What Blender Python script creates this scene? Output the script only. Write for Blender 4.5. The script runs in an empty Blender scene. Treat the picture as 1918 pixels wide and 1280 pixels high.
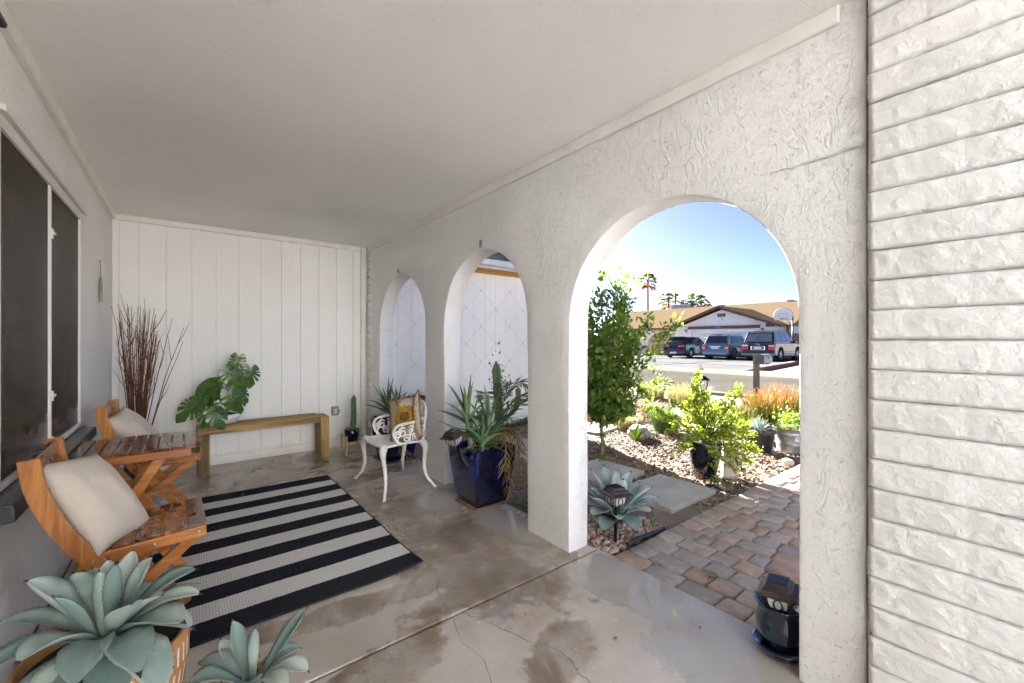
import bpy, bmesh, math, random
import numpy as np
from mathutils import Vector, Matrix, noise as mnoise

R = math.radians
rnd = random.Random(7)
nrs = np.random.RandomState(11)

# ------------------------------------------------------------------ camera, sky, sun, exposure
sc = bpy.context.scene
col = sc.collection
cam_d = bpy.data.cameras.new('camera')
cam_d.sensor_width = 36.0
cam_d.sensor_fit = 'HORIZONTAL'
cam_d.lens = 36.0 * 785.0 / 1918.0
cam_d.clip_start = 0.03
cam_d.clip_end = 2000
cam = bpy.data.objects.new('camera', cam_d)
cam.location = (0, 0, 1.28)
cam.rotation_euler = (R(90), 0, R(-38.05))
col.objects.link(cam)
sc.camera = cam

SUN_EL = 22.5
SUN_TRAVEL = Vector((-0.28, -0.96, 0)).normalized()
sun_vec = Vector((SUN_TRAVEL.x * math.cos(R(SUN_EL)), SUN_TRAVEL.y * math.cos(R(SUN_EL)), -math.sin(R(SUN_EL))))
world = bpy.data.worlds.new('World')
sc.world = world
world.use_nodes = True
wn = world.node_tree
bg = wn.nodes['Background']
sky = wn.nodes.new('ShaderNodeTexSky')
sky.sky_type = 'NISHITA'
sky.sun_disc = False
sky.sun_elevation = R(SUN_EL)
sky.sun_rotation = math.atan2(-SUN_TRAVEL.x, -SUN_TRAVEL.y)
sky.air_density = 0.15
sky.dust_density = 0.42
sky.ozone_density = 2.0
wn.links.new(sky.outputs[0], bg.inputs[0])
bg.inputs[1].default_value = 0.05
sun_d = bpy.data.lights.new('sun', 'SUN')
sun_d.energy = 5.0
sun_d.angle = R(0.53)
sun_d.color = (1.0, 0.985, 0.965)
sun = bpy.data.objects.new('sun', sun_d)
sun.rotation_euler = sun_vec.to_track_quat('-Z', 'Y').to_euler()
sun.location = (-8, 6, 12)
col.objects.link(sun)
sc.view_settings.view_transform = 'Standard'
sc.view_settings.look = 'None'
sc.view_settings.gamma = 1.0
sc.view_settings.use_curve_mapping = False
sc.view_settings.exposure = 3.66
sc.render.engine = 'CYCLES'
cy = sc.cycles
cy.use_denoising = True
try:
    cy.denoiser = 'OPENIMAGEDENOISE'
except Exception:
    pass
cy.max_bounces = 10
cy.diffuse_bounces = 7
cy.glossy_bounces = 4
cy.transmission_bounces = 4
cy.transparent_max_bounces = 6
cy.caustics_reflective = False
cy.caustics_refractive = False
cy.sample_clamp_indirect = 8.0
cy.use_adaptive_sampling = True
cy.adaptive_threshold = 0.02

# ------------------------------------------------------------------ materials
class N:
    """small wrapper to write node graphs"""
    def __init__(s, name):
        s.m = bpy.data.materials.new(name)
        s.m.use_nodes = True
        s.t = s.m.node_tree
        s.p = s.t.nodes['Principled BSDF']
        s.tc = s.t.nodes.new('ShaderNodeTexCoord')
    def n(s, kind, **kw):
        x = s.t.nodes.new(kind)
        for k, v in kw.items():
            setattr(x, k, v)
        return x
    def put(s, sock, v):
        if hasattr(v, 'is_output') or hasattr(v, 'links'):
            s.t.links.new(v, sock)
        elif v is not None:
            sock.default_value = v
    def mapping(s, scale=(1, 1, 1), rot=(0, 0, 0), loc=(0, 0, 0), vec=None):
        x = s.n('ShaderNodeMapping')
        s.put(x.inputs[0], vec if vec is not None else s.tc.outputs['Object'])
        x.inputs['Scale'].default_value = scale
        x.inputs['Rotation'].default_value = rot
        x.inputs['Location'].default_value = loc
        return x.outputs[0]
    def noise(s, scale=5, detail=4, rough=.55, dist=0, vec=None):
        x = s.n('ShaderNodeTexNoise')
        s.put(x.inputs['Vector'], vec if vec is not None else s.tc.outputs['Object'])
        x.inputs['Scale'].default_value = scale
        x.inputs['Detail'].default_value = detail
        x.inputs['Roughness'].default_value = rough
        x.inputs['Distortion'].default_value = dist
        return x.outputs[0]
    def voronoi(s, scale=5, feature='F1', out=0, vec=None):
        x = s.n('ShaderNodeTexVoronoi', feature=feature)
        s.put(x.inputs['Vector'], vec if vec is not None else s.tc.outputs['Object'])
        x.inputs['Scale'].default_value = scale
        return x.outputs[out]
    def ramp(s, fac, stops):
        x = s.n('ShaderNodeValToRGB')
        e = x.color_ramp.elements
        while len(e) > 1:
            e.remove(e[-1])
        for i, (p, c) in enumerate(stops):
            if i == 0:
                e[0].position = p; q = e[0]
            else:
                q = e.new(p)
            if isinstance(c, (int, float)):
                c = (c, c, c)
            q.color = (*c[:3], 1)
        s.put(x.inputs[0], fac)
        return x.outputs[0]
    def mix(s, fac, a, b, blend='MIX'):
        x = s.n('ShaderNodeMix', data_type='RGBA', blend_type=blend)
        s.put(x.inputs[0], fac)
        for i, v in ((6, a), (7, b)):
            if isinstance(v, (int, float)): v = (v, v, v)
            if isinstance(v, (tuple, list)):
                v = (*v[:3], 1)
            s.put(x.inputs[i], v)
        return x.outputs[2]
    def math(s, op, a, b=None, c=None, clamp=False):
        x = s.n('ShaderNodeMath', operation=op, use_clamp=clamp)
        s.put(x.inputs[0], a)
        if b is not None: s.put(x.inputs[1], b)
        if c is not None: s.put(x.inputs[2], c)
        return x.outputs[0]
    def mapr(s, v, a, b, c=0, d=1, smooth=True):
        x = s.n('ShaderNodeMapRange')
        x.interpolation_type = 'SMOOTHSTEP' if smooth else 'LINEAR'
        s.put(x.inputs[0], v)
        for i, q in zip((1, 2, 3, 4), (a, b, c, d)):
            x.inputs[i].default_value = q
        return x.outputs[0]
    def bump(s, h, strength=.3, dist=.02, normal=None):
        x = s.n('ShaderNodeBump')
        s.put(x.inputs['Height'], h)
        x.inputs['Strength'].default_value = strength
        x.inputs['Distance'].default_value = dist
        if normal is not None: s.put(x.inputs['Normal'], normal)
        return x.outputs[0]
    def done(s, color=None, rough=None, normal=None, metal=None, spec=None, ior=None):
        if isinstance(color, (tuple, list)): color = (*color[:3], 1)
        s.put(s.p.inputs['Base Color'], color)
        s.put(s.p.inputs['Roughness'], rough)
        s.put(s.p.inputs['Normal'], normal)
        s.put(s.p.inputs['Metallic'], metal)
        s.put(s.p.inputs['Specular IOR Level'], spec)
        s.put(s.p.inputs['IOR'], ior)
        return s.m
    def objrand(s):
        return s.n('ShaderNodeObjectInfo').outputs['Random']
    def island(s):
        return s.n('ShaderNodeNewGeometry').outputs['Random Per Island']
    def sep(s, vec=None):
        x = s.n('ShaderNodeSeparateXYZ')
        s.put(x.inputs[0], vec if vec is not None else s.tc.outputs['Object'])
        return x.outputs

def simple(name, c, c2=None, rough=.6, scale=8, bump=0, bscale=30, metal=0, spec=.5, rand=0, detail=4, bd=.01):
    k = N(name)
    c2 = c2 or tuple(x * .82 for x in c)
    f = k.noise(scale, detail)
    colr = k.mix(k.mapr(f, .3, .7), c2, c)
    if rand:
        v = k.math('MULTIPLY_ADD', k.objrand(), 2 * rand, 1 - rand)
        hsv = k.n('ShaderNodeHueSaturation'); k.put(hsv.inputs['Value'], v); k.put(hsv.inputs['Color'], colr)
        colr = hsv.outputs[0]
    nm = k.bump(k.noise(bscale, 6, .65), bump, bd) if bump else None
    return k.done(colr, rough, nm, metal, spec)

MAT = {}
def stucco(name, c, c2, scale, strength, stain=.35):
    """white paint over skip-trowelled stucco: ledges left by the trowel, pits, hairline cracks"""
    k = N(name)
    v = k.mapping((1, 1, 1), (.7, .4, .9))
    v2 = k.mapping((1.2, 1.9, .8), (.5, -.3, .2), (3, 1, 5))
    patch = k.mapr(k.noise(scale * .42, 3, .6, .3), .46, .62)
    n1 = k.noise(scale * 1.5, 5, .62, 1.1, v2)
    led = k.math('MULTIPLY', k.mapr(n1, .50, .55), patch)
    n2 = k.noise(scale * 3.4, 5, .62, 1.3, v)
    led2 = k.math('MULTIPLY', k.mapr(n2, .55, .60), k.math('SUBTRACT', 1, k.math('MULTIPLY', patch, .5)))
    fine = k.noise(scale * 11, 7, .72)
    grit = k.noise(scale * 45, 4, .7)
    pits = k.mapr(k.noise(scale * 9, 2, .5, .4), .29, .34)
    h = k.math('MULTIPLY_ADD', led, .75, k.math('MULTIPLY', led2, .38))
    h = k.math('ADD', h, k.math('MULTIPLY', fine, .75))
    h = k.math('ADD', h, k.math('MULTIPLY', grit, .22))
    h = k.math('ADD', h, k.math('MULTIPLY', pits, .3))
    big = k.noise(1.3, 5, .6)
    cc = k.mix(k.mapr(big, .35, .7), c2, c)
    dirt = k.math('MULTIPLY', k.mapr(k.noise(scale * 5, 5, .7), .60, .75), stain)
    cc = k.mix(dirt, cc, (c2[0] * .72, c2[1] * .66, c2[2] * .58))
    pd = k.math('SUBTRACT', 1, pits)
    cc = k.mix(k.math('MULTIPLY', pd, .25), cc, (.36, .32, .28))
    return k.done(cc, .78, k.bump(h, strength, .012), 0, .3)

MAT['stucco'] = stucco('stucco_paint', (.82, .82, .81), (.765, .76, .745), 5.5, .62)
MAT['stucco_smooth'] = stucco('stucco_paint_smooth', (.83, .825, .805), (.77, .76, .735), 4.0, .4, .25)
MAT['ceiling'] = stucco('ceiling_plaster', (.875, .865, .84), (.84, .83, .805), 9.0, .42, .10)
MAT['block'] = simple('painted_block', (.70, .70, .695), (.63, .625, .615), .75, 9, .5, 32, 0, .3, .05, 6, .015)
MAT['white'] = simple('white_paint', (.80, .79, .76), (.74, .73, .69), .55, 6, .08, 60, 0, .4)
MAT['trim'] = simple('trim_paint', (.80, .785, .745), (.74, .72, .68), .6, 7, .12, 50, 0, .4)
MAT['stained_mortar'] = simple('stained_mortar', (.42, .33, .24), (.17, .115, .07), .95, 9, .6, 40)
MAT['grout'] = simple('dark_joint', (.10, .085, .07), (.06, .05, .04), .9, 20)

def siding():
    k = N('painted_siding')
    v = k.mapping((1, 1, .06))
    g = k.noise(55, 6, .7, .6, v)
    g2 = k.noise(14, 4, .6, 1.2, v)
    c = k.mix(k.mapr(k.noise(1.5, 4), .3, .75), (.83, .825, .80), (.87, .867, .85))
    c = k.mix(k.math('MULTIPLY', k.mapr(g, .62, .8), .25), c, (.60, .57, .52))
    zz = k.sep()[2]
    grime = k.math('MULTIPLY', k.mapr(k.math('ADD', zz, k.math('MULTIPLY', k.noise(7, 4), .25)), .32, .10), .45)
    c = k.mix(grime, c, (.50, .45, .38))
    h = k.math('ADD', g, k.math('MULTIPLY', g2, 1.3))
    return k.done(c, .62, k.bump(h, .35, .006), 0, .35)
MAT['siding'] = siding()

def concrete_floor():
    k = N('wet_concrete')
    co = k.tc.outputs['Object']
    n1 = k.noise(1.6, 6, .62, .3)
    n2 = k.noise(9, 6, .65)
    n3 = k.noise(70, 4, .7)
    base = k.mix(k.mapr(n1, .34, .66), (.37, .315, .255), (.51, .465, .415))
    base = k.mix(k.mapr(n2, .35, .7), base, k.mix(.5, base, (.40, .36, .31)))
    base = k.mix(k.math('MULTIPLY', k.mapr(k.noise(2.7, 6, .7), .52, .68), .65), base, (.30, .20, .105))
    base = k.mix(k.math('MULTIPLY', k.mapr(n3, .60, .72), .35), base, (.16, .14, .12))
    base = k.mix(k.math('MULTIPLY', k.mapr(k.noise(24, 3, .6), .66, .72), .6), base, (.60, .57, .52))
    def blobs(lst, wob, soft):
        tot = None
        w = k.math('MULTIPLY_ADD', k.noise(3.4, 5, .6, .5), wob, -wob * .5)
        w2 = k.math('MULTIPLY_ADD', k.noise(14, 3, .6), wob * .3, -wob * .15)
        ww = k.math('ADD', w, w2)
        for (x, y, rx, ry, a) in lst:
            v = k.mapping((1 / rx, 1 / ry, 0), (0, 0, 0), (0, 0, 0), None)
            mp = v.node
            mp.vector_type = 'TEXTURE'
            mp.inputs['Location'].default_value = (x, y, 0)
            mp.inputs['Rotation'].default_value = (0, 0, a)
            mp.inputs['Scale'].default_value = (rx, ry, 1e6)
            ln = k.n('ShaderNodeVectorMath', operation='LENGTH')
            k.put(ln.inputs[0], v)
            d = k.math('ADD', k.math('SUBTRACT', 1, ln.outputs['Value']), ww)
            m = k.mapr(d, -soft, soft)
            tot = m if tot is None else k.math('MAXIMUM', tot, m)
        return tot
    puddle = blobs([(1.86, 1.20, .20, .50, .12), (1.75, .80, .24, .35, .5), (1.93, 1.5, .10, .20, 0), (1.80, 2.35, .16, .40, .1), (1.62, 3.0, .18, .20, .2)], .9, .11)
    wet = blobs([(1.45, 2.40, .52, .95, .1), (1.5, 1.82, .5, .2, 0), (1.55, 3.05, .40, .30, 0), (1.30, 3.95, .45, .16, .3), (.5, 4.72, 1.2, .30, .05), (.55, 2.07, .40, .10, -.15), (.30, 4.40, .9, .2, 0), (1.35, 1.83, .5, .12, 0), (1.1, 4.9, .5, .3, 0), (.95, 2.02, .18, .10, 0), (.62, 1.60, .35, .14, .2), (1.25, 1.25, .25, .12, .5), (1.2, 3.4, .3, .3, 0), (1.05, 2.75, .12, .4, 0)], 1.7, .16)
    damp = k.math('MULTIPLY', wet, k.mapr(k.noise(2.2, 6, .65, .6), .36, .60, 1.0, .30))
    wetc = k.mix(1.0, base, (.42, .345, .27), 'MULTIPLY')
    c = k.mix(damp, base, wetc)
    pud_refl = k.mix(.35, k.mix(1.0, base, (.78, .76, .73), 'MULTIPLY'), (.40, .41, .42))  # pale grey mixed in: the puddle's bright reflection painted into its colour
    c = k.mix(puddle, c, pud_refl)
    r = k.math('MULTIPLY_ADD', n2, .30, .20)
    r = k.mix(damp, r, k.mapr(n2, .35, .7, .04, .20))
    r = k.mix(puddle, r, .02)
    hb = k.math('ADD', k.math('MULTIPLY', n3, .5), n2)
    fl = k.math('MULTIPLY', k.math('SUBTRACT', 1, puddle), k.mapr(damp, 0, 1, 1, .35))
    return k.done(c, r, k.bump(k.math('MULTIPLY', hb, fl), .25, .006), 0, .8)
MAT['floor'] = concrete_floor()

def wood(name, c1, c2, rough=.35, axis=0, gs=18, rand=.12, spec=.5, wet=0):
    k = N(name)
    s = [1, 1, 1]; s[axis] = .07
    v = k.mapping(tuple(s))
    off = k.n('ShaderNodeVectorMath', operation='ADD'); k.put(off.inputs[0], v)
    cm = k.n('ShaderNodeCombineXYZ'); rr = k.math('MULTIPLY', k.objrand(), 40)
    for i in range(3): k.put(cm.inputs[i], rr)
    k.put(off.inputs[1], cm.outputs[0]); v = off.outputs[0]
    g = k.noise(gs * 4, 5, .65, .8, v)
    g2 = k.noise(gs, 3, .5, 1.5, v)
    c = k.mix(k.mapr(k.math('ADD', k.math('MULTIPLY', g, .5), k.math('MULTIPLY', g2, .5)), .35, .65), c2, c1)
    hsv = k.n('ShaderNodeHueSaturation'); k.put(hsv.inputs['Value'], k.math('MULTIPLY_ADD', k.objrand(), 2 * rand, 1 - rand)); k.put(hsv.inputs['Color'], c)
    r = rough
    nb = k.bump(g, .18, .003)
    if wet:
        w = k.mapr(k.noise(9, 4, .6, .8), .42, .56)
        r = k.mix(w, (rough,) * 3, (.05,) * 3)
        c_ = k.mix(w, hsv.outputs[0], k.mix(1.0, hsv.outputs[0], (.62, .55, .5), 'MULTIPLY'))
        return k.done(c_, r, k.bump(k.math('MULTIPLY', g, k.math('SUBTRACT', 1, w)), .18, .003), 0, .6)
    return k.done(hsv.outputs[0], r, nb, 0, spec)
MAT['acacia_x'] = wood('oiled_acacia_x', (.60, .25, .055), (.29, .095, .022), .32, 0, 12)
MAT['acacia_y'] = wood('oiled_acacia_y', (.40, .15, .035), (.20, .065, .017), .28, 1, wet=1)
MAT['acacia_z'] = wood('oiled_acacia_z', (.60, .25, .055), (.29, .095, .022), .32, 2, 12)
MAT['wet_slat'] = wood('wet_acacia_slat', (.24, .085, .03), (.10, .035, .015), .20, 1, wet=1)
MAT['timber_x'] = wood('weathered_timber_x', (.44, .29, .10), (.12, .075, .03), .7, 0, 10)
MAT['timber_z'] = wood('weathered_timber_z', (.44, .29, .10), (.10, .062, .026), .7, 2, 10)
MAT['stand_wood'] = wood('pale_wood', (.55, .36, .13), (.40, .24, .08), .5, 2)
MAT['grey_wood'] = wood('grey_driftwood', (.42, .39, .34), (.22, .20, .17), .8, 2)
MAT['fence_wood'] = wood('fence_wood', (.36, .17, .08), (.22, .10, .05), .8, 2, 8)

def rug_mat():
    k = N('woven_stripes')
    o = k.sep()
    y = o[1]
    fr = k.math('DIVIDE', k.math('ADD', y, 1.01), 2.02 / 13)
    edge = k.math('ADD', fr, k.math('MULTIPLY_ADD', k.noise(60, 2), .06, -.03))
    md = k.math('MODULO', edge, 2)
    blk = k.math('LESS_THAN', md, 1)
    weave = k.math('MULTIPLY', k.math('SINE', k.math('MULTIPLY', o[0], 900)), k.math('SINE', k.math('MULTIPLY', y, 700)))
    w2 = k.noise(160, 3, .7)
    dark = k.mix(k.mapr(w2, .4, .7), (.008, .009, .013), (.05, .052, .062))
    rib = k.math('MULTIPLY_ADD', k.math('SINE', k.math('MULTIPLY', o[0], 520)), .5, .5)
    light = k.mix(rib, (.58, .57, .545), (.75, .74, .71))
    light = k.mix(k.math('MULTIPLY', k.mapr(k.noise(4, 5), .5, .75), .3), light, (.60, .56, .50))
    c = k.mix(blk, light, dark)
    h = k.math('ADD', k.math('MULTIPLY', rib, .6), k.math('ADD', weave, k.math('MULTIPLY', w2, 2)))
    return k.done(c, .95, k.bump(h, .5, .004), 0, .15)
MAT['rug'] = rug_mat()
MAT['rug_edge'] = simple('rug_binding', (.02, .02, .025), None, .95, 60)

def linen():
    k = N('oatmeal_linen')
    o = k.sep()
    a = k.math('SINE', k.math('MULTIPLY', o[0], 1500)); b = k.math('SINE', k.math('MULTIPLY', o[2], 1500))
    wv = k.math('MULTIPLY', a, b)
    n = k.noise(420, 3, .7)
    c = k.mix(k.mapr(n, .3, .75), (.60, .52, .43), (.76, .69, .59))
    c = k.mix(k.math('MULTIPLY', k.mapr(k.noise(5, 4), .5, .75), .25), c, (.58, .50, .41))
    return k.done(c, .95, k.bump(k.math('ADD', wv, n), .4, .003), 0, .1)
MAT['linen'] = linen()

def sunflower():
    k = N('sunflower_tapestry')
    o = k.sep()
    u, w = o[0], o[2]
    v = k.n('ShaderNodeCombineXYZ'); k.put(v.inputs[0], u); k.put(v.inputs[1], w)
    ln = k.n('ShaderNodeVectorMath', operation='LENGTH'); k.put(ln.inputs[0], v.outputs[0]); rr = ln.outputs['Value']
    ang = k.math('ARCTAN2', w, u)
    pet = k.math('MULTIPLY_ADD', k.math('ABSOLUTE', k.math('SINE', k.math('MULTIPLY', ang, 9))), .022, .088)
    rim = k.math('ADD', pet, k.math('MULTIPLY_ADD', k.noise(25, 2), .03, -.015))
    bgc = k.mix(k.mapr(k.noise(150, 3, .7), .3, .7), (.36, .30, .22), (.52, .45, .36))
    stem = k.math('MULTIPLY', k.math('LESS_THAN', k.math('ABSOLUTE', k.math('ADD', u, k.math('MULTIPLY', w, .55))), .014), k.math('GREATER_THAN', w, .09))
    bgc = k.mix(stem, bgc, (.16, .17, .06))
    leafy = k.math('MULTIPLY', k.mapr(k.noise(13, 2, .5), .60, .63), k.mapr(rr, .115, .13))
    bgc = k.mix(k.math('MULTIPLY', leafy, .7), bgc, (.22, .20, .10))
    ray = k.math('MULTIPLY_ADD', k.math('SINE', k.math('MULTIPLY', ang, 30)), .5, .5)
    petc = k.mix(ray, (.22, .12, .02), (.42, .26, .04))
    c = k.mix(k.math('LESS_THAN', rr, rim), bgc, petc)
    cen = k.mix(k.mapr(k.noise(120, 2), .4, .6), (.05, .03, .02), (.20, .12, .04))
    c = k.mix(k.math('LESS_THAN', rr, .042), c, cen)
    return k.done(c, .95, k.bump(k.noise(300, 3), .4, .003), 0, .1)
MAT['sunflower'] = sunflower()
MAT['fringe'] = simple('rust_fringe', (.42, .20, .06), (.24, .10, .03), .95, 40, 0, 30, 0, .1)

def cast_iron():
    k = N('chalky_white_iron')
    n = k.noise(18, 6, .7)
    c = k.mix(k.mapr(k.noise(5, 4), .35, .7), (.70, .69, .66), (.83, .83, .82))
    c = k.mix(k.math('MULTIPLY', k.mapr(n, .60, .70), .75), c, (.24, .13, .06))
    return k.done(c, .5, k.bump(n, .3, .004), 0, .5)
MAT['iron'] = cast_iron()

def glaze(name, c1, c2, rough=.07):
    k = N(name)
    v = k.mapping((1, 1, .25))
    n = k.noise(9, 5, .65, 1.2, v)
    c = k.mix(k.mapr(n, .45, .66), c1, c2)
    c = k.mix(k.math('MULTIPLY', k.mapr(k.noise(35, 3), .68, .74), .6), c, (.22, .24, .26))
    m = k.done(c, rough, k.bump(k.noise(14, 3), .05, .005), 0, .6)
    k.p.inputs['Coat Weight'].default_value = .6
    k.p.inputs['Coat Roughness'].default_value = .04
    return m
MAT['blue_glaze'] = glaze('cobalt_glaze', (.003, .004, .016), (.005, .015, .12))
MAT['teal_glaze'] = glaze('teal_glaze', (.003, .008, .018), (.004, .036, .05))
MAT['dark_glaze'] = glaze('dark_glaze', (.006, .007, .011), (.02, .022, .035), .12)
MAT['terracotta'] = simple('terracotta', (.50, .24, .085), (.42, .19, .06), .8, 12, .15, 40)
MAT['slip'] = simple('white_slip', (.80, .76, .68), (.68, .60, .50), .8, 30)
MAT['saucer_brown'] = simple('brown_saucer', (.20, .12, .05), (.10, .06, .03), .4, 12)
MAT['soil'] = simple('potting_soil', (.06, .04, .028), (.025, .018, .012), .95, 25, .8, 60)
MAT['black_plastic'] = simple('black_plastic', (.014, .014, .018), (.03, .03, .036), .45, 10, .05)
MAT['black_metal'] = simple('black_metal', (.016, .015, .016), (.03, .027, .026), .4, 10, .05, 40, .3)
MAT['bronze'] = simple('bronze_plastic', (.062, .043, .038), (.035, .026, .024), .38, 18, .08, 60, .2)
MAT['solar'] = simple('solar_cell', (.012, .014, .022), (.02, .024, .04), .12, 30)
MAT['frosted'] = simple('frosted_lamp_glass', (.62, .62, .58), None, .25, 10)
MAT['galv'] = simple('galvanised_steel', (.42, .43, .44), (.30, .31, .32), .42, 14, .05, 50, .7)
MAT['steel'] = simple('steel', (.55, .55, .56), (.42, .42, .44), .3, 10, 0, 10, 1)
MAT['pvc'] = simple('ceramic_white', (.80, .79, .76), (.74, .72, .68), .3, 6)
MAT['sill'] = simple('wet_dark_sill', (.018, .017, .02), (.045, .042, .045), .22, 9, .5, 25)
MAT['black_edging'] = simple('black_edging', (.016, .017, .022), (.03, .03, .036), .5, 20)

def screen_mat():
    k = N('solar_screen')
    o = k.sep()
    w = k.math('MULTIPLY', k.math('SINE', k.math('MULTIPLY', o[1], 1100)), k.math('SINE', k.math('MULTIPLY', o[2], 1100)))
    st = k.noise(2.2, 5, .6, 1.0, k.mapping((1, .6, 1.4)))
    c = k.mix(k.mapr(st, .40, .68), (.022, .015, .010), (.055, .039, .026))
    wetl = k.mapr(k.math('ADD', o[2], k.math('MULTIPLY_ADD', k.noise(5, 5, .7), .30, -.15)), -.52, -.56)
    c = k.mix(wetl, c, (.008, .009, .012))
    r = k.mix(wetl, (.42,) * 3, (.16,) * 3)
    return k.done(c, r, k.bump(w, .12, .001), 0, .10)
MAT['screen'] = screen_mat()

def ground_mat():
    k = N('desert_gravel')
    v = k.voronoi(38, 'F1', 0)
    cc = k.n('ShaderNodeTexVoronoi'); cc.inputs['Scale'].default_value = 38; k.put(cc.inputs['Vector'], k.tc.outputs['Object'])
    g = k.sep(cc.outputs['Color'])[0]
    c = k.ramp(g, [(0, (.10, .072, .05)), (.3, (.20, .155, .115)), (.6, (.26, .21, .16)), (.85, (.33, .28, .22)), (1, (.15, .095, .065))])
    big = k.noise(.8, 5, .6)
    c = k.mix(k.mapr(big, .42, .62), c, (.23, .18, .13))
    fine = k.noise(120, 4, .7)
    c = k.mix(k.math('MULTIPLY', k.mapr(fine, .5, .7), .4), c, (.22, .17, .125))
    h = k.math('ADD', k.math('SUBTRACT', 1, v), k.math('MULTIPLY', fine, .5))
    return k.done(c, .9, k.bump(h, .7, .015), 0, .25)
MAT['ground'] = ground_mat()

def pebble_mat(name, stops):
    k = N(name)
    c = k.ramp(k.island(), stops)
    n = k.noise(90, 3, .6)
    c = k.mix(k.math('MULTIPLY', k.mapr(n, .45, .7), .35), c, (.20, .155, .115))
    return k.done(c, .75, k.bump(n, .2, .003), 0, .35)
MAT['chips'] = pebble_mat('gravel_chip', [(0, (.06, .036, .026)), (.2, (.14, .085, .055)), (.42, (.24, .175, .12)), (.62, (.30, .235, .175)), (.82, (.38, .32, .255)), (1, (.18, .105, .065))])
MAT['pebbles'] = pebble_mat('river_pebble', [(0, (.20, .12, .09)), (.25, (.36, .22, .16)), (.5, (.48, .36, .28)), (.7, (.56, .47, .40)), (.9, (.26, .22, .21)), (1, (.50, .26, .16))])
MAT['litter'] = pebble_mat('leaf_litter', [(0, (.10, .045, .02)), (.4, (.20, .09, .04)), (.7, (.30, .16, .08)), (1, (.42, .28, .15))])

def paver_mat():
    k = N('tumbled_paver')
    r = k.objrand()
    c = k.ramp(r, [(0, (.42, .345, .275)), (.2, (.36, .33, .30)), (.38, (.45, .31, .215)), (.55, (.33, .28, .25)), (.72, (.50, .42, .33)), (.86, (.41, .265, .185)), (1, (.35, .33, .315))])
    off = k.n('ShaderNodeVectorMath', operation='ADD'); k.put(off.inputs[0], k.tc.outputs['Object'])
    cm = k.n('ShaderNodeCombineXYZ'); q = k.math('MULTIPLY', r, 33)
    for i in range(3): k.put(cm.inputs[i], q)
    k.put(off.inputs[1], cm.outputs[0]); v = off.outputs[0]
    n = k.noise(16, 5, .65, 0, v); f = k.noise(120, 4, .7, 0, v)
    c = k.mix(k.mapr(n, .35, .7), k.mix(1.0, c, (.66, .62, .58), 'MULTIPLY'), c)
    c = k.mix(k.math('MULTIPLY', k.mapr(f, .55, .7), .4), c, (.50, .46, .41))
    c = k.mix(k.math('MULTIPLY', k.mapr(f, .42, .34), .5), c, (.12, .10, .085))
    return k.done(c, k.mapr(n, .3, .7, .32, .68), k.bump(k.math('ADD', f, n), .4, .005), 0, .45)
MAT['paver'] = paver_mat()
MAT['stone_slab'] = simple('cast_concrete_step', (.44, .41, .365), (.32, .295, .26), .6, 3.5, .25, 60, 0, .4, .04, 6)
MAT['asphalt'] = simple('old_asphalt', (.080, .073, .062), (.066, .060, .051), .95, .5, .3, 60, 0, .0)
MAT['kerb'] = simple('kerb_concrete', (.17, .155, .13), (.14, .128, .107), .95, .8, .2, 30, 0, .0)
MAT['drive'] = simple('driveway_concrete', (.125, .122, .12), (.10, .098, .096), .95, .35, .15, 40, 0, .0)
MAT['red_brick'] = simple('painted_brick_edge', (.33, .14, .09), (.25, .10, .065), .85, 3)

def plant(name, c1, c2, rough=.45, transl=.3, island=True, scale=6, tip=None, spec=.4, bump=0):
    k = N(name)
    f = k.island() if island else k.mapr(k.noise(scale, 4, .6), .3, .7)
    c = k.mix(f, c2, c1)
    if island:
        c = k.mix(k.math('MULTIPLY', k.mapr(k.noise(scale, 3), .35, .7), .5), c, c2)
    nm = k.bump(k.noise(scale * 5, 4), bump, .004) if bump else None
    k.done(c, rough, nm, 0, spec)
    if transl:
        tr = k.n('ShaderNodeBsdfTranslucent'); k.put(tr.inputs[0], k.mix(1.0, c, (1.25, 1.35, .55), 'MULTIPLY'))
        mx = k.n('ShaderNodeMixShader'); mx.inputs[0].default_value = transl
        k.t.links.new(k.p.outputs[0], mx.inputs[1]); k.t.links.new(tr.outputs[0], mx.inputs[2])
        k.t.links.new(mx.outputs[0], k.t.nodes['Material Output'].inputs[0])
    return k.m
def agave_mat(name, c1, c2):
    k = N(name)
    v = k.mapping((1, 1, 1))
    n = k.noise(7, 4, .55, .6)
    off = k.math('MULTIPLY_ADD', k.objrand(), .5, -.25)
    c = k.mix(k.mapr(k.math('ADD', n, off), .28, .72), c2, c1)
    c = k.mix(k.math('MULTIPLY', k.mapr(k.noise(40, 4, .7), .60, .70), .35), c, (.36, .34, .24))
    c = k.mix(k.math('MULTIPLY', k.mapr(k.noise(16, 6, .75, .8), .56, .66), .35), c, k.mix(1.0, c, (1.35, 1.3, 1.3), 'MULTIPLY'))
    c = k.mix(k.math('MULTIPLY', k.mapr(k.noise(55, 3, .6), .70, .74), .7), c, (.10, .08, .05))
    k.done(c, .52, k.bump(k.noise(30, 4), .06, .004), 0, .35)
    return k.m
MAT['agave'] = agave_mat('agave_leaf', (.40, .475, .415), (.185, .265, .24))
MAT['agave_out'] = agave_mat('agave_leaf_grey', (.43, .50, .47), (.20, .28, .27))
MAT['spine'] = simple('agave_spine', (.07, .025, .018), (.03, .012, .01), .5, 30)
MAT['aloe'] = agave_mat('aloe_leaf', (.17, .265, .10), (.06, .125, .065))
MAT['monstera'] = plant('monstera_leaf', (.10, .195, .03), (.028, .075, .02), .24, .12, False, 9, None, .55)
MAT['monstera_rib'] = simple('monstera_rib', (.16, .24, .05), None, .5)
MAT['monstera_stem'] = simple('monstera_stem', (.07, .13, .03), None, .5)
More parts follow.
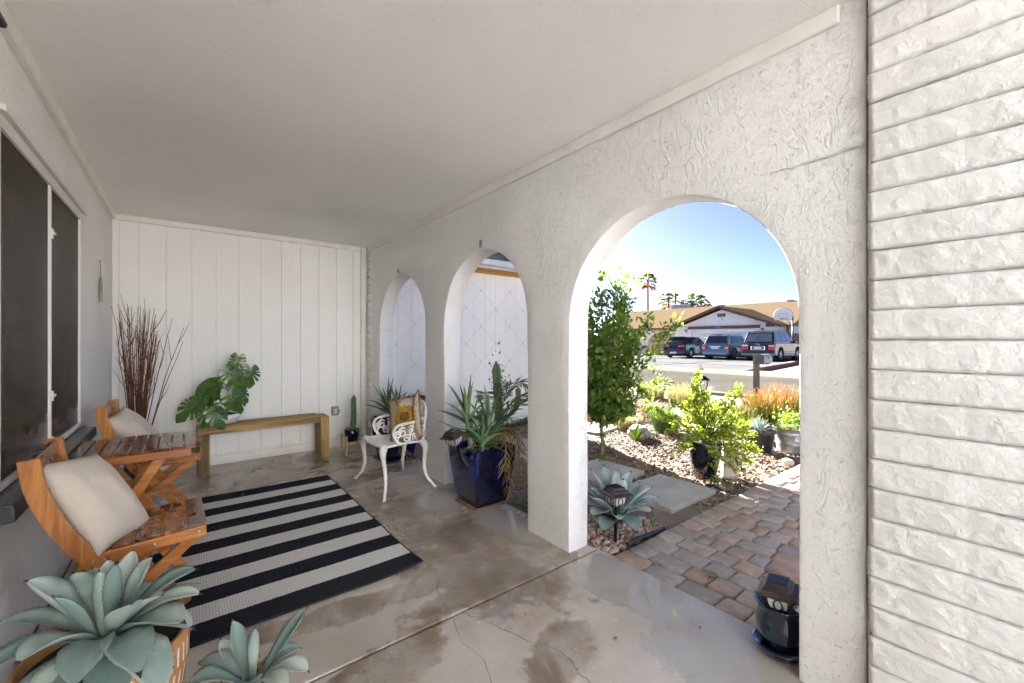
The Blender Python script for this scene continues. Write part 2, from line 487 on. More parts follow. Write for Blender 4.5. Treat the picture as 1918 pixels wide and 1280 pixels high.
MAT['cactus'] = plant('cactus_skin', (.13, .20, .08), (.06, .11, .045), .6, 0, False, 12, None, .3, .3)
MAT['twig'] = simple('brown_twig', (.20, .075, .03), (.085, .032, .016), .6, 14, .2, 60, 0, .4, .35)
MAT['hib_leaf'] = plant('hibiscus_leaf', (.30, .40, .08), (.10, .19, .04), .34, .52, True, 3)
MAT['hib_bark'] = simple('hibiscus_bark', (.26, .22, .12), (.15, .13, .07), .8, 20, .4)
MAT['petal'] = plant('red_petal', (.75, .025, .05), (.55, .01, .03), .5, .4, True)
MAT['ele_leaf'] = plant('elephant_bush_leaf', (.46, .50, .06), (.17, .25, .04), .4, .42, True, 4)
MAT['ele_stem'] = simple('elephant_bush_stem', (.13, .06, .045), (.07, .035, .03), .7, 15, .3)
MAT['palm_frond'] = plant('palm_frond', (.12, .17, .05), (.06, .10, .035), .5, .25, True)
MAT['dry_frond'] = plant('dry_palm_frond', (.42, .28, .13), (.26, .16, .07), .8, .25, True)
MAT['far_frond'] = plant('fan_palm_frond', (.34, .34, .13), (.14, .16, .06), .5, .55, True)
MAT['dead_frond'] = plant('fan_palm_skirt', (.48, .29, .12), (.30, .17, .07), .85, .3, True)
MAT['palm_bark'] = simple('palm_bark', (.28, .19, .11), (.18, .12, .07), .9, 4, .4, 15)
MAT['grass'] = plant('feather_grass', (.17, .24, .09), (.10, .16, .06), .6, .35, True)
MAT['dry_grass'] = plant('dry_grass', (.42, .37, .26), (.28, .23, .15), .7, .3, True)
MAT['purple'] = plant('purple_groundcover', (.30, .06, .07), (.16, .04, .06), .6, .3, True)
MAT['lime'] = plant('lime_leaf', (.28, .36, .06), (.13, .2, .035), .5, .35, True)
MAT['weed'] = plant('small_weed', (.16, .30, .03), (.08, .17, .02), .5, .35, True)

def sticks():
    k = N('fire_stick_stem')
    z = k.sep()[2]
    f = k.math('ADD', k.math('MULTIPLY', z, 1.3), k.math('MULTIPLY_ADD', k.island(), .7, -.42))
    c = k.ramp(f, [(0, (.08, .13, .025)), (.35, (.24, .25, .03)), (.62, (.50, .27, .04)), (.85, (.66, .20, .05)), (1, (.62, .09, .05))])
    return k.done(c, .5, None, 0, .4)
MAT['sticks'] = sticks()
def rockm():
    k = N('landscape_rock')
    n = k.noise(7, 6, .65)
    return k.done(k.mix(k.mapr(n, .35, .65), (.30, .26, .21), (.56, .51, .44)), .85, k.bump(k.noise(18, 6, .7), .7, .02), 0, .3)
MAT['rock'] = rockm()
MAT['cream_stone'] = simple('cream_stone', (.58, .50, .40), (.46, .39, .31), .8, 6, .2)

def shingle(name, c1, c2, c3):
    k = N(name)
    br = k.n('ShaderNodeTexBrick')
    sx = k.sep(); cv = k.n('ShaderNodeCombineXYZ'); k.put(cv.inputs[0], sx[1]); k.put(cv.inputs[1], sx[0]); k.put(br.inputs['Vector'], cv.outputs[0])
    br.inputs['Scale'].default_value = 1
    br.inputs['Brick Width'].default_value = .30
    br.inputs['Row Height'].default_value = .14
    br.inputs['Mortar Size'].default_value = .012
    br.inputs['Color1'].default_value = (*c1, 1); br.inputs['Color2'].default_value = (*c2, 1); br.inputs['Mortar'].default_value = (*c3, 1)
    c = k.mix(k.math('MULTIPLY', k.mapr(k.noise(30, 4, .7), .4, .7), .35), br.outputs[0], c3)
    return k.done(c, .9, k.bump(br.outputs['Fac'], -.6, .02), 0, .0)
MAT['tan_shingle'] = shingle('tan_shingle', (.165, .12, .073), (.14, .10, .06), (.10, .07, .043))
MAT['grey_shingle'] = shingle('grey_shingle', (.20, .205, .22), (.14, .145, .155), (.07, .07, .075))
MAT['house_white'] = simple('house_stucco', (.76, .745, .71), (.70, .685, .65), .8, 1.5, .2, 20)
MAT['house_brown'] = simple('brown_fascia', (.13, .055, .04), (.10, .04, .03), .65, 3)
MAT['pink_siding'] = simple('rosy_siding', (.36, .17, .13), (.30, .14, .10), .8, 2)
MAT['garage_door'] = simple('garage_door', (.72, .70, .655), (.68, .655, .61), .55, 1)
MAT['beige'] = simple('beige_stucco', (.56, .44, .30), (.50, .38, .25), .85, 2)
MAT['frieze'] = simple('tan_frieze', (.52, .30, .09), (.44, .25, .07), .6, 6)
MAT['gutter'] = simple('gutter_white', (.62, .63, .66), (.52, .53, .57), .5, 4)
MAT['ac_grey'] = simple('ac_cabinet', (.40, .40, .41), (.34, .34, .35), .6, 2)
MAT['tyre'] = simple('tyre_rubber', (.018, .018, .018), (.028, .027, .026), .8, 20)
MAT['rim'] = simple('alloy_rim', (.60, .60, .62), (.45, .45, .48), .28, 10, 0, 10, .9)
MAT['glass_dark'] = simple('tinted_glass', (.03, .036, .042), (.02, .024, .028), .04, 3, 0, 10, 0, .8)
MAT['glass_light'] = simple('pale_glass', (.16, .19, .22), (.11, .13, .16), .05, 3, 0, 10, 0, .8)
MAT['tail_red'] = simple('tail_lamp_red', (.60, .03, .03), (.45, .015, .02), .15, 20)
MAT['tail_clear'] = simple('tail_lamp_clear', (.72, .66, .62), None, .15, 20)
MAT['plate'] = simple('number_plate', (.72, .74, .76), None, .4, 40)
MAT['chrome'] = simple('chrome', (.75, .75, .76), None, .1, 10, 0, 10, 1)
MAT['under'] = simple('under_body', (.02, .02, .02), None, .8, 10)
def paint(name, c, rough=.18):
    k = N(name)
    k.done(c, rough, None, .35, .6)
    k.p.inputs['Coat Weight'].default_value = .8
    k.p.inputs['Coat Roughness'].default_value = .05
    return k.m
MAT['car_black'] = paint('black_car_paint', (.008, .010, .022))
MAT['car_blue'] = paint('steel_blue_car_paint', (.12, .19, .26))
MAT['car_green'] = paint('dark_green_car_paint', (.014, .022, .026))
MAT['car_gold'] = paint('gold_cladding', (.13, .115, .085), .35)
MAT['amber'] = simple('amber_lens', (.65, .25, .03), None, .2)
MAT['blue_paint'] = simple('blue_sign', (.03, .22, .32), None, .5)
MAT['purple_clip'] = simple('grey_tape', (.25, .24, .33), None, .6)
MAT['outlet'] = simple('grey_outlet_cover', (.33, .37, .36), (.27, .31, .30), .25, 15)
MAT['weather_grey'] = simple('mailbox_grey', (.33, .34, .36), None, .45, 6)

# ------------------------------------------------------------------ mesh helpers
class MB:
    def __init__(s):
        s.v = []; s.f = []; s.mi = []
    def add(s, vs, fs, mi=0):
        b = len(s.v)
        s.v += [tuple(x) for x in vs]
        for f in fs:
            s.f.append(tuple(b + i for i in f)); s.mi.append(mi)
        return s
    def box(s, x0, x1, y0, y1, z0, z1, mi=0, M=None):
        vs = [Vector(p) for p in ((x0, y0, z0), (x1, y0, z0), (x1, y1, z0), (x0, y1, z0), (x0, y0, z1), (x1, y0, z1), (x1, y1, z1), (x0, y1, z1))]
        if M is not None: vs = [M @ p for p in vs]
        return s.add(vs, [(0, 3, 2, 1), (4, 5, 6, 7), (0, 1, 5, 4), (1, 2, 6, 5), (2, 3, 7, 6), (3, 0, 4, 7)], mi)
    def bar(s, a, b, w, t, side=(0, 1, 0), mi=0):
        """rectangular bar from a to b, t thick along `side`, w wide across"""
        a, b = Vector(a), Vector(b); d = (b - a).normalized(); sd = Vector(side)
        sd = (sd - d * sd.dot(d)).normalized(); u = d.cross(sd)
        vs = []
        for p in (a, b):
            for i, j in ((-1, -1), (1, -1), (1, 1), (-1, 1)):
                vs.append(p + u * (w / 2 * i) + sd * (t / 2 * j))
        return s.add(vs, [(0, 3, 2, 1), (4, 5, 6, 7), (0, 1, 5, 4), (1, 2, 6, 5), (2, 3, 7, 6), (3, 0, 4, 7)], mi)
    def tube(s, pts, rad, n=8, cap=True, mi=0, flat=None):
        pts = [Vector(p) for p in pts]
        if not isinstance(rad, (list, tuple)): rad = [rad] * len(pts)
        up = Vector((0, 0, 1)); rings = []; prev = None
        for i, p in enumerate(pts):
            d = (pts[min(i + 1, len(pts) - 1)] - pts[max(i - 1, 0)])
            d = d.normalized() if d.length > 1e-9 else Vector((0, 0, 1))
            if prev is None:
                a = d.cross(up)
                if a.length < .05: a = d.cross(Vector((1, 0, 0)))
            else:
                a = prev - d * prev.dot(d)
                if a.length < 1e-6: a = d.cross(up)
            a.normalize(); prev = a; b = d.cross(a)
            r = rad[i]
            fl = flat if flat else 1
            rings.append([p + a * (r * math.cos(2 * math.pi * k / n)) + b * (r * fl * math.sin(2 * math.pi * k / n)) for k in range(n)])
        vs = [q for ring in rings for q in ring]; fs = []
        for i in range(len(rings) - 1):
            for k in range(n):
                k2 = (k + 1) % n
                fs.append((i * n + k, i * n + k2, (i + 1) * n + k2, (i + 1) * n + k))
        if cap:
            fs.append(tuple(range(n - 1, -1, -1))); fs.append(tuple((len(rings) - 1) * n + k for k in range(n)))
        return s.add(vs, fs, mi)
    def lathe(s, prof, n=32, cx=0, cy=0, mi=0, close=True):
        vs = []; fs = []
        for r, z in prof:
            for k in range(n):
                a = 2 * math.pi * k / n
                vs.append((cx + r * math.cos(a), cy + r * math.sin(a), z))
        for i in range(len(prof) - 1):
            for k in range(n):
                k2 = (k + 1) % n
                fs.append((i * n + k, i * n + k2, (i + 1) * n + k2, (i + 1) * n + k))
        if close:
            fs.append(tuple(range(n - 1, -1, -1)))
            fs.append(tuple((len(prof) - 1) * n + k for k in range(n)))
        return s.add(vs, fs, mi)
    def squareloft(s, prof, cx=0, cy=0, rot=0, rc=.18, n=6, mi=0, close=True):
        """lofted rounded squares: prof = [(half, z)]"""
        vs = []; fs = []; ring = []
        for q in range(4):
            for i in range(n):
                a = math.pi / 2 * (q + i / (n - 1))
                cxn, cyn = ((1, 1), (-1, 1), (-1, -1), (1, -1))[q]
                ring.append((cxn * (1 - rc) + rc * math.cos(a), cyn * (1 - rc) + rc * math.sin(a)))
        m = len(ring); c, sn = math.cos(rot), math.sin(rot)
        for h, z in prof:
            for (x, y) in ring:
                vs.append((cx + h * (x * c - y * sn), cy + h * (x * sn + y * c), z))
        for i in range(len(prof) - 1):
            for k in range(m):
                k2 = (k + 1) % m
                fs.append((i * m + k, i * m + k2, (i + 1) * m + k2, (i + 1) * m + k))
        if close:
            fs.append(tuple(range(m - 1, -1, -1))); fs.append(tuple((len(prof) - 1) * m + k for k in range(m)))
        return s.add(vs, fs, mi)
    def prism(s, poly, axis, a, b, mi=0):
        """extrude a 2-D polygon; axis 1: poly is (x,z) from y=a to b; axis 0: poly is (y,z); axis 2: poly is (x,y)"""
        def mk(p, t):
            if axis == 1: return (p[0], t, p[1])
            if axis == 0: return (t, p[0], p[1])
            return (p[0], p[1], t)
        n = len(poly)
        vs = [mk(p, a) for p in poly] + [mk(p, b) for p in poly]
        fs = [tuple(range(n)), tuple(range(2 * n - 1, n - 1, -1))] + [(i, i + n, (i + 1) % n + n, (i + 1) % n) for i in range(n)]
        return s.add(vs, fs, mi)
    def build(s, name, mat, parent=None, loc=(0, 0, 0), rot=(0, 0, 0), bevel=0, seg=2, smooth=False, uv=False, angle=35):
        me = bpy.data.meshes.new(name)
        me.from_pydata(s.v, [], s.f)
        mats = mat if isinstance(mat, (list, tuple)) else [mat]
        for m in mats: me.materials.append(MAT[m] if isinstance(m, str) else m)
        if len(mats) > 1: me.polygons.foreach_set('material_index', s.mi)
        bm = bmesh.new(); bm.from_mesh(me)
        bmesh.ops.recalc_face_normals(bm, faces=bm.faces)
        if bevel:
            es = [e for e in bm.edges if len(e.link_faces) == 2 and e.calc_face_angle(0) > R(angle)]
            bmesh.ops.bevel(bm, geom=es, offset=bevel, segments=seg, affect='EDGES', profile=.5, clamp_overlap=True)
        bm.to_mesh(me); bm.free()
        if smooth: me.polygons.foreach_set('use_smooth', [True] * len(me.polygons))
        return link(name, me, parent, loc, rot)

def link(name, me, parent=None, loc=(0, 0, 0), rot=(0, 0, 0)):
    o = bpy.data.objects.new(name, me)
    col.objects.link(o)
    o.location = loc; o.rotation_euler = rot
    if parent is not None: o.parent = parent
    return o
def tag(o, label=None, cat=None, group=None, kind=None):
    if label: o['label'] = label
    if cat: o['category'] = cat
    if group: o['group'] = group
    if kind: o['kind'] = kind
    return o
def thing(name, label, cat, loc=(0, 0, 0), rz=0, group=None):
    o = bpy.data.objects.new(name, None)
    o.empty_display_size = .1
    col.objects.link(o)
    o.location = loc; o.rotation_euler = (0, 0, rz)
    return tag(o, label, cat, group)
def copy_tree(o, parent=None):
    c = o.copy(); col.objects.link(c); c.parent = parent
    for ch in list(o.children): copy_tree(ch, c)
    return c
def np_mesh(name, V, F, mat, parent=None, smooth=False, loc=(0, 0, 0)):
    """V (n,3), F (m,k) arrays"""
    me = bpy.data.meshes.new(name)
    V = np.ascontiguousarray(V, dtype=np.float32); F = np.ascontiguousarray(F, dtype=np.int32)
    m, k = F.shape
    me.vertices.add(len(V)); me.vertices.foreach_set('co', V.ravel())
    me.loops.add(m * k); me.loops.foreach_set('vertex_index', F.ravel())
    me.polygons.add(m); me.polygons.foreach_set('loop_start', np.arange(0, m * k, k, dtype=np.int32))
    me.polygons.foreach_set('loop_total', np.full(m, k, dtype=np.int32))
    me.materials.append(MAT[mat] if isinstance(mat, str) else mat)
    if smooth: me.polygons.foreach_set('use_smooth', np.ones(m, dtype=bool))
    me.update(calc_edges=True); me.validate()
    return link(name, me, parent, loc)
def scatter(tv, tf, pos, mats3):
    """instances of one template as arrays"""
    tv = np.asarray(tv, float); tf = np.asarray(tf, int); n = len(pos)
    V = np.einsum('nij,kj->nki', mats3, tv) + np.asarray(pos)[:, None, :]
    F = tf[None] + (np.arange(n) * len(tv))[:, None, None]
    return V.reshape(-1, 3), F.reshape(-1, tf.shape[1])
def frames(dirs, ups, sc_):
    """rotation matrices with local x along dirs, z near ups, scaled"""
    d = dirs / (np.linalg.norm(dirs, axis=1, keepdims=True) + 1e-9)
    y = np.cross(ups, d); y /= (np.linalg.norm(y, axis=1, keepdims=True) + 1e-9)
    z = np.cross(d, y)
    M = np.stack([d, y, z], axis=2)
    return M * np.asarray(sc_).reshape(-1, 1, 1)
LEAF_V = [(0, 0, 0), (.35, -.24, .05), (.35, 0, -.03), (.35, .24, .05), (.72, -.19, .03), (.72, 0, -.02), (.72, .19, .03), (1, 0, -.05)]
LEAF_F = [(0, 1, 2, 2), (0, 2, 3, 3), (1, 4, 5, 2), (2, 5, 6, 3), (4, 7, 5, 5), (5, 7, 6, 6)]
LEAF_T = [(0, 1, 2), (0, 2, 3), (1, 4, 2), (2, 4, 5), (2, 5, 3), (3, 5, 6), (4, 7, 5), (5, 7, 6)]
ROUND_V = [(0, 0, 0), (.3, -.42, .02), (.3, .42, .02), (.75, -.40, .03), (.75, .40, .03), (1, 0, 0)]
ROUND_T = [(0, 1, 2), (1, 3, 2), (2, 3, 4), (3, 5, 4)]
ICO_V = []; ICO_T = []
def _ico():
    bm = bmesh.new(); bmesh.ops.create_icosphere(bm, subdivisions=1, radius=1)
    v = [tuple(x.co) for x in bm.verts]; f = [tuple(q.index for q in p.verts) for p in bm.faces]; bm.free(); return v, f
ICO_V, ICO_T = _ico()
def rand_rot(n):
    q = nrs.normal(size=(n, 4)); q /= np.linalg.norm(q, axis=1, keepdims=True)
    w, x, y, z = q.T
    return np.stack([np.stack([1 - 2 * (y * y + z * z), 2 * (x * y - z * w), 2 * (x * z + y * w)], 1),
                     np.stack([2 * (x * y + z * w), 1 - 2 * (x * x + z * z), 2 * (y * z - x * w)], 1),
                     np.stack([2 * (x * z - y * w), 2 * (y * z + x * w), 1 - 2 * (x * x + y * y)], 1)], 1)
def nz(x, y, z=0, s=1.0):
    return mnoise.noise(Vector((x * s, y * s, z * s)))

# ------------------------------------------------------------------ setting: ground, street, slab, ceiling
GZ = -.045
def sheet(name, x0, x1, y0, y1, z, mat, nx=1, ny=1):
    m = MB()
    m.add([(x0, y0, z), (x1, y0, z), (x1, y1, z), (x0, y1, z)], [(0, 1, 2, 3)])
    return tag(m.build(name, mat), kind='structure')
sheet('ground', -60, 420, -260, 320, GZ, 'ground')
sheet('road', 10.95, 17.0, -120, 160, GZ + .012, 'asphalt')
m = MB(); m.prism([(10.3, GZ - .02), (10.3, .025), (10.55, .03), (10.95, GZ + .015), (10.95, GZ - .02)], 1, -120, 160)
tag(m.build('kerb', 'kerb'), kind='structure')
m = MB(); m.prism([(17.0, GZ - .02), (17.0, GZ + .016), (17.5, .03), (18.9, .04), (18.9, GZ - .02)], 1, -120, 160)
tag(m.build('pavement', 'kerb'), kind='structure')
m = MB()
m.add([(18.9, 8.0, .036), (36.2, 10.4, .05), (36.2, 21.0, .05), (18.9, 21.0, .036)], [(0, 1, 2, 3)])
m.add([(18.9, 8.0, .036), (36.2, 10.4, .05), (36.2, 10.4, GZ - .02), (18.9, 8.0, GZ - .02)], [(0, 1, 2, 3)])
drv = tag(m.build('driveway', 'drive'), kind='structure')
for yy in (12.6, 16.8):
    MB().box(18.95, 36.1, yy, yy + .03, .0385, .0545).build('joint', 'grout', drv)
for xx in (22.5, 27.0, 31.5):
    MB().box(xx, xx + .03, 8.6, 20.9, .044, .0535).build('joint', 'grout', drv)

# patio slab cast in three bays, with open joints
fl = tag(MB().box(-.56, 2.0, -5.0, 5.36, -.16, -.012).build('patio_floor', 'grout'), kind='structure')
for (y0, y1, x1) in ((-4.98, 1.703, 2.018), (1.716, 3.75, 2.006), (3.757, 5.35, 2.006)):
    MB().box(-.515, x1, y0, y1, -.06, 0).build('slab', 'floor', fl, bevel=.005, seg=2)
def ribbon(name, pts, w, z, mat, parent, jit=.006, sub=5):
    """thin crooked crack laid in the surface"""
    P = []
    for a, b in zip(pts[:-1], pts[1:]):
        for i in range(sub):
            t = i / sub
            P.append((a[0] * (1 - t) + b[0] * t + rnd.uniform(-jit, jit), a[1] * (1 - t) + b[1] * t + rnd.uniform(-jit, jit)))
    P.append(pts[-1])
    mb = MB(); vs = []
    for i, p in enumerate(P):
        q = P[min(i + 1, len(P) - 1)]; r_ = P[max(i - 1, 0)]
        dx, dy = q[0] - r_[0], q[1] - r_[1]; L = math.hypot(dx, dy) or 1
        ww = w * rnd.uniform(.45, 1.25)
        vs += [(p[0] - dy / L * ww, p[1] + dx / L * ww, z), (p[0] + dy / L * ww, p[1] - dx / L * ww, z)]
    mb.add(vs, [(2 * i, 2 * i + 1, 2 * i + 3, 2 * i + 2) for i in range(len(P) - 1)])
    return mb.build(name, mat, parent)
ribbon('crack', [(1.12, 3.66), (1.177, 3.27), (1.179, 2.95), (1.201, 2.764), (1.154, 2.597), (1.17, 2.447), (1.115, 2.282), (1.106, 2.176), (1.095, 2.046), (1.021, 1.919), (.982, 1.726)], .0022, .0012, 'grout', fl)
ribbon('crack', [(1.034, 1.70), (1.078, 1.613), (1.121, 1.466), (1.17, 1.344), (1.22, 1.266), (1.22, 1.174), (1.195, 1.108), (1.21, .95)], .0016, .0012, 'grout', fl)
ribbon('crack', [(.98, 1.70), (.93, 1.55), (.95, 1.40), (.90, 1.27)], .0010, .0012, 'grout', fl)

# ceiling: porch soffit and the roof body above it
ce = tag(MB().box(-6.0, 2.14, -.75, 5.335, 2.47, 2.62).build('ceiling', 'ceiling'), kind='structure')
MB().box(-.525, -.497, -.75, 5.30, 2.405, 2.472).build('trim', 'trim', ce, bevel=.004)
MB().box(1.814, 1.836, .452, 5.16, 2.404, 2.472).build('trim', 'trim', ce, bevel=.008, seg=3)
ribbon_pts = None

# ------------------------------------------------------------------ arcade wall with three arches
def arcade():
    X0, X1 = 1.834, 2.0
    Y0, Y1, ZT = .382, 5.31, 2.485
    arches = [(.579, 1.783, 1.382), (2.173, 3.328, 1.425), (3.696, 4.901, 1.40)]
    ys = []
    def seg(a, b, n):
        return [a + (b - a) * i / n for i in range(n)]
    prof = []   # (y, zbottom) columns; jambs appear as two entries at the same y
    y = Y0
    for (a, b, sp) in arches:
        for q in seg(y, a, 6): prof.append((q, -.02))
        prof.append((a, -.02))
        r = (b - a) / 2; cyy = (a + b) / 2
        for i in range(0, 41):
            t = math.pi * i / 40
            prof.append((cyy - r * math.cos(t), sp + r * .99 * math.sin(t)))
        prof.append((b, -.02))
        y = b
    for q in seg(y, Y1, 6): prof.append((q, -.02))
    prof.append((Y1, -.02))
    NZ = 7
    m = MB(); vs = []
    for (q, zb) in prof:
        for s_, X in ((0, X0), (1, X1)):
            for k in range(NZ):
                z = zb + (ZT - zb) * (k / (NZ - 1))
                d = .005 * nz(q * 2.1, z * 2.1, X * 3) + .003 * nz(q * 7, z * 7, X)
                dy = .005 * nz(q * 5, z * 5, 9 + X) if k == 0 and zb > 0 else (.004 * nz(z * 4, q, 3) if zb < 0 else 0)
                vs.append((X + d, q + (dy if Y0 < q < Y1 else 0), z + (.004 * nz(q * 6, z, 4) if zb > 0 and k == 0 else 0)))
    def vid(i, s_, k): return (i * 2 + s_) * NZ + k
    fs = []
    n = len(prof)
    for i in range(n - 1):
        if abs(prof[i][0] - prof[i + 1][0]) < 1e-6:      # jamb step
            lo, hi = (i, i + 1) if prof[i][1] < prof[i + 1][1] else (i + 1, i)
            continue
        for s_ in (0, 1):
            for k in range(NZ - 1):
                fs.append((vid(i, s_, k), vid(i + 1, s_, k), vid(i + 1, s_, k + 1), vid(i, s_, k + 1)))
        fs.append((vid(i, 0, 0), vid(i + 1, 0, 0), vid(i + 1, 1, 0), vid(i, 1, 0)))
        fs.append((vid(i, 0, NZ - 1), vid(i + 1, 0, NZ - 1), vid(i + 1, 1, NZ - 1), vid(i, 1, NZ - 1)))
    m.add(vs, fs)
    # jamb faces: the pier side below the spring, following the pier's own column of vertices
    for i in range(n - 1):
        if abs(prof[i][0] - prof[i + 1][0]) < 1e-6:
            lo, hi = (i, i + 1) if prof[i][1] < prof[i + 1][1] else (i + 1, i)
            b = 0
            zs = prof[hi][1]
            a0 = [vs[vid(lo, 0, k)] for k in range(NZ)]; a1 = [vs[vid(lo, 1, k)] for k in range(NZ)]
            jv = []
            for k in range(NZ):
                if a0[k][2] < zs - .01: jv.append((a0[k], a1[k]))
            h0 = vs[vid(hi, 0, 0)]; h1 = vs[vid(hi, 1, 0)]
            jv.append((h0, h1))
            q = [p for pr in jv for p in pr]
            m.add(q, [(2 * t, 2 * t + 1, 2 * t + 3, 2 * t + 2) for t in range(len(jv) - 1)])
    for i in (0, n - 1):
        m.add([vs[vid(i, s_, k)] for k in range(NZ) for s_ in (0, 1)], [(2 * t, 2 * t + 1, 2 * t + 3, 2 * t + 2) for t in range(NZ - 1)])
    return m
m = arcade()
me_v = m
aw = m.build('arcade_wall', 'stucco')
bm = bmesh.new(); bm.from_mesh(aw.data)
bmesh.ops.remove_doubles(bm, verts=bm.verts, dist=.0008)
bmesh.ops.recalc_face_normals(bm, faces=bm.faces)
es = [e for e in bm.edges if len(e.link_faces) == 2 and e.calc_face_angle(0) > R(55)]
bmesh.ops.bevel(bm, geom=es, offset=.010, segments=3, affect='EDGES', profile=.5, clamp_overlap=True)
bm.to_mesh(aw.data); bm.free()
aw.data.polygons.foreach_set('use_smooth', [True] * len(aw.data.polygons))
mod = aw.modifiers.new('edges', 'EDGE_SPLIT'); mod.split_angle = R(50)
tag(aw, 'long white stucco porch wall pierced by three round arches', 'wall')
for (y, z) in ((2.735, 2.03), (4.335, 2.025)):
    MB().box(1.826, 1.8335, y - .016, y + .016, z - .012, z + .045).build('tape', 'purple_clip', aw, bevel=.002)
# ledge in the render above the right pier
m = MB(); vs = []
for i in range(25):
    t = i / 24; y = .384 + t * .36
    z = 1.958 + .006 * nz(y * 20, 1) - .012 * math.sin(t * 3)
    h = .013 * (1 - t) ** .6 + .0008
    vs += [(1.8335, y, z + h), (1.8335 - .024 * (1 - t) ** .8 - .001, y, z - .004), (1.8335, y, z - h * .6)]
fs = []
for i in range(24):
    for k in range(2): fs.append((3 * i + k, 3 * i + k + 1, 3 * i + 4 + k, 3 * i + 3 + k))
m.add(vs, fs); m.build('ledge', 'stucco', aw)

# ------------------------------------------------------------------ slump block wall (right) and pilaster (far corner)
def block_mesh(L, H, seed, D=.10, nu=44, nv=14):
    r = random.Random(seed)
    m = MB(); vs = []; fs = []
    for j in range(nv + 1):
        for i in range(nu + 1):
            u, v = i / nu, j / nv
            e = min(u * L, (1 - u) * L) / .012; g = min(v * H, (1 - v) * H) / .0075
            fall = (1 - (1 - min(1, e)) ** 2) ** .5 * (1 - (1 - min(1, g)) ** 2) ** .5
            bulge = .010 * fall + .001 * math.sin(math.pi * v) + (.0035 * nz(u * L * 14, v * H * 18, seed) + .002 * nz(u * L * 45, v * H * 45, seed + 3)) * fall
            vs.append((-bulge, u * L + .002 * nz(v * 9, seed), v * H + .0025 * nz(u * L * 8, seed, j)))
    for j in range(nv):
        for i in range(nu):
            a = j * (nu + 1) + i
            fs.append((a, a + 1, a + nu + 2, a + nu + 1))
    base = len(vs)
    ring = [i for i in range(nu + 1)] + [j * (nu + 1) + nu for j in range(1, nv + 1)] + [nv * (nu + 1) + i for i in range(nu - 1, -1, -1)] + [j * (nu + 1) for j in range(nv - 1, 0, -1)]
    for q in ring: vs.append((D, vs[q][1], vs[q][2]))
    for k in range(len(ring)):
        k2 = (k + 1) % len(ring)
        fs.append((ring[k], ring[k2], base + k2, base + k))
    m.add(vs, fs)
    return m
bw = tag(MB().box(1.826, 1.99, -.82, .3735, -.02, 2.49).build('block_wall', 'block'), 'white painted slump block wall beside the arcade', 'wall')
MB().box(1.838, 1.95, .3745, .3815, -.02, 2.47).build('mortar_joint', 'stained_mortar', bw)
var = []
H = .0985
for s_ in range(5):
    o = block_mesh(.394, H - .003, s_ * 3.7 + 1).build('block', 'block', bw, smooth=True)
    var.append(o.data); bpy.data.objects.remove(o)
nc = 25
for c in range(nc):
    for b in range(3):
        o = link('block', var[(c * 3 + b * 2 + rnd.randrange(5)) % 5], bw, (1.806 + rnd.uniform(-.003, .003), .372 - .397 * (b + 1) + rnd.uniform(-.004, .004), .006 + c * H))
pw = tag(MB().box(1.83, 1.98, 5.16, 5.335, -.02, 2.49).build('corner_pilaster', 'block'), 'narrow strip of white blocks in the far porch corner', 'wall')
var = []
for s_ in range(4):
    o = block_mesh(.115, H - .005, s_ * 5.3 + 2, .06, 6, 5).build('block', 'block', pw, smooth=True)
    var.append(o.data); bpy.data.objects.remove(o)
for c in range(25):
    link('block', var[c % 4], pw, (1.822 + rnd.uniform(-.004, .004), 5.188 + rnd.uniform(-.004, .004), .006 + c * H))

# ------------------------------------------------------------------ window wall (left)
WY0, WY1, WZ0, WZ1 = 2.33, 3.862, .735, 2.085
m = MB()
for (y0, y1, z0, z1) in ((-1.5, WY0, -.03, 2.49), (WY1, 5.46, -.03, 2.49), (WY0, WY1, WZ1, 2.49), (WY0, WY1, -.03, WZ0 - .04)):
    m.box(-.70, -.525, y0, y1, z0, z1)
ww = tag(m.build('window_wall', 'stucco_smooth'), 'white stucco house wall with a dark screened window', 'wall')
bm = bmesh.new(); bm.from_mesh(ww.data); bmesh.ops.remove_doubles(bm, verts=bm.verts, dist=.0005); bm.to_mesh(ww.data); bm.free()
wd = thing('window', 'wide window with dark brown solar screens above the wooden chairs', 'window', (-.543, 3.096, 1.41))
for (y0, y1) in ((WY0 + .02, 3.085), (3.107, WY1 - .018)):
    MB().box(-.006, .006, y0 - 3.096, y1 - 3.096, WZ0 + .02 - 1.41, WZ1 - .02 - 1.41).build('screen', 'screen', wd)
fr = MB()
fr.box(-.02, .018, WY0 - 3.096, WY1 - 3.096, WZ1 - .02 - 1.41, WZ1 - 1.41)
fr.box(-.02, .020, WY0 - 3.096, WY1 - 3.096, WZ0 - 1.41, WZ0 + .022 - 1.41)
fr.box(-.02, .018, WY0 - 3.096, WY0 + .02 - 3.096, WZ0 + .022 - 1.41, WZ1 - .02 - 1.41)
fr.box(-.02, .018, WY1 - .018 - 3.096, WY1 - 3.096, WZ0 + .022 - 1.41, WZ1 - .02 - 1.41)
fr.build('frame', 'white', wd, bevel=.002)
MB().box(-.015, .016, -.011, .011, WZ0 + .022 - 1.41, WZ1 - .02 - 1.41).build('mullion', 'white', wd, bevel=.002)
for z in (1.82, 1.00, .77):
    MB().box(.016, .030, -.012, .026, z - 1.41, z + .014 - 1.41).box(.016, .024, -.006, .008, z - .02 - 1.41, z + .03 - 1.41).build('latch', 'white', wd, bevel=.001)
m = MB(); m.prism([(-.56, .733), (-.462, .712), (-.458, .655), (-.525, .645), (-.56, .63)], 1, 2.20, 3.92)
m.build('sill', 'sill', wd, (.543, -3.096, -1.41), bevel=.006)
m = MB(); m.prism([(-.527, 2.115), (-.500, 2.105), (-.50, 2.13), (-.527, 2.14)], 1, 2.30, 3.90)
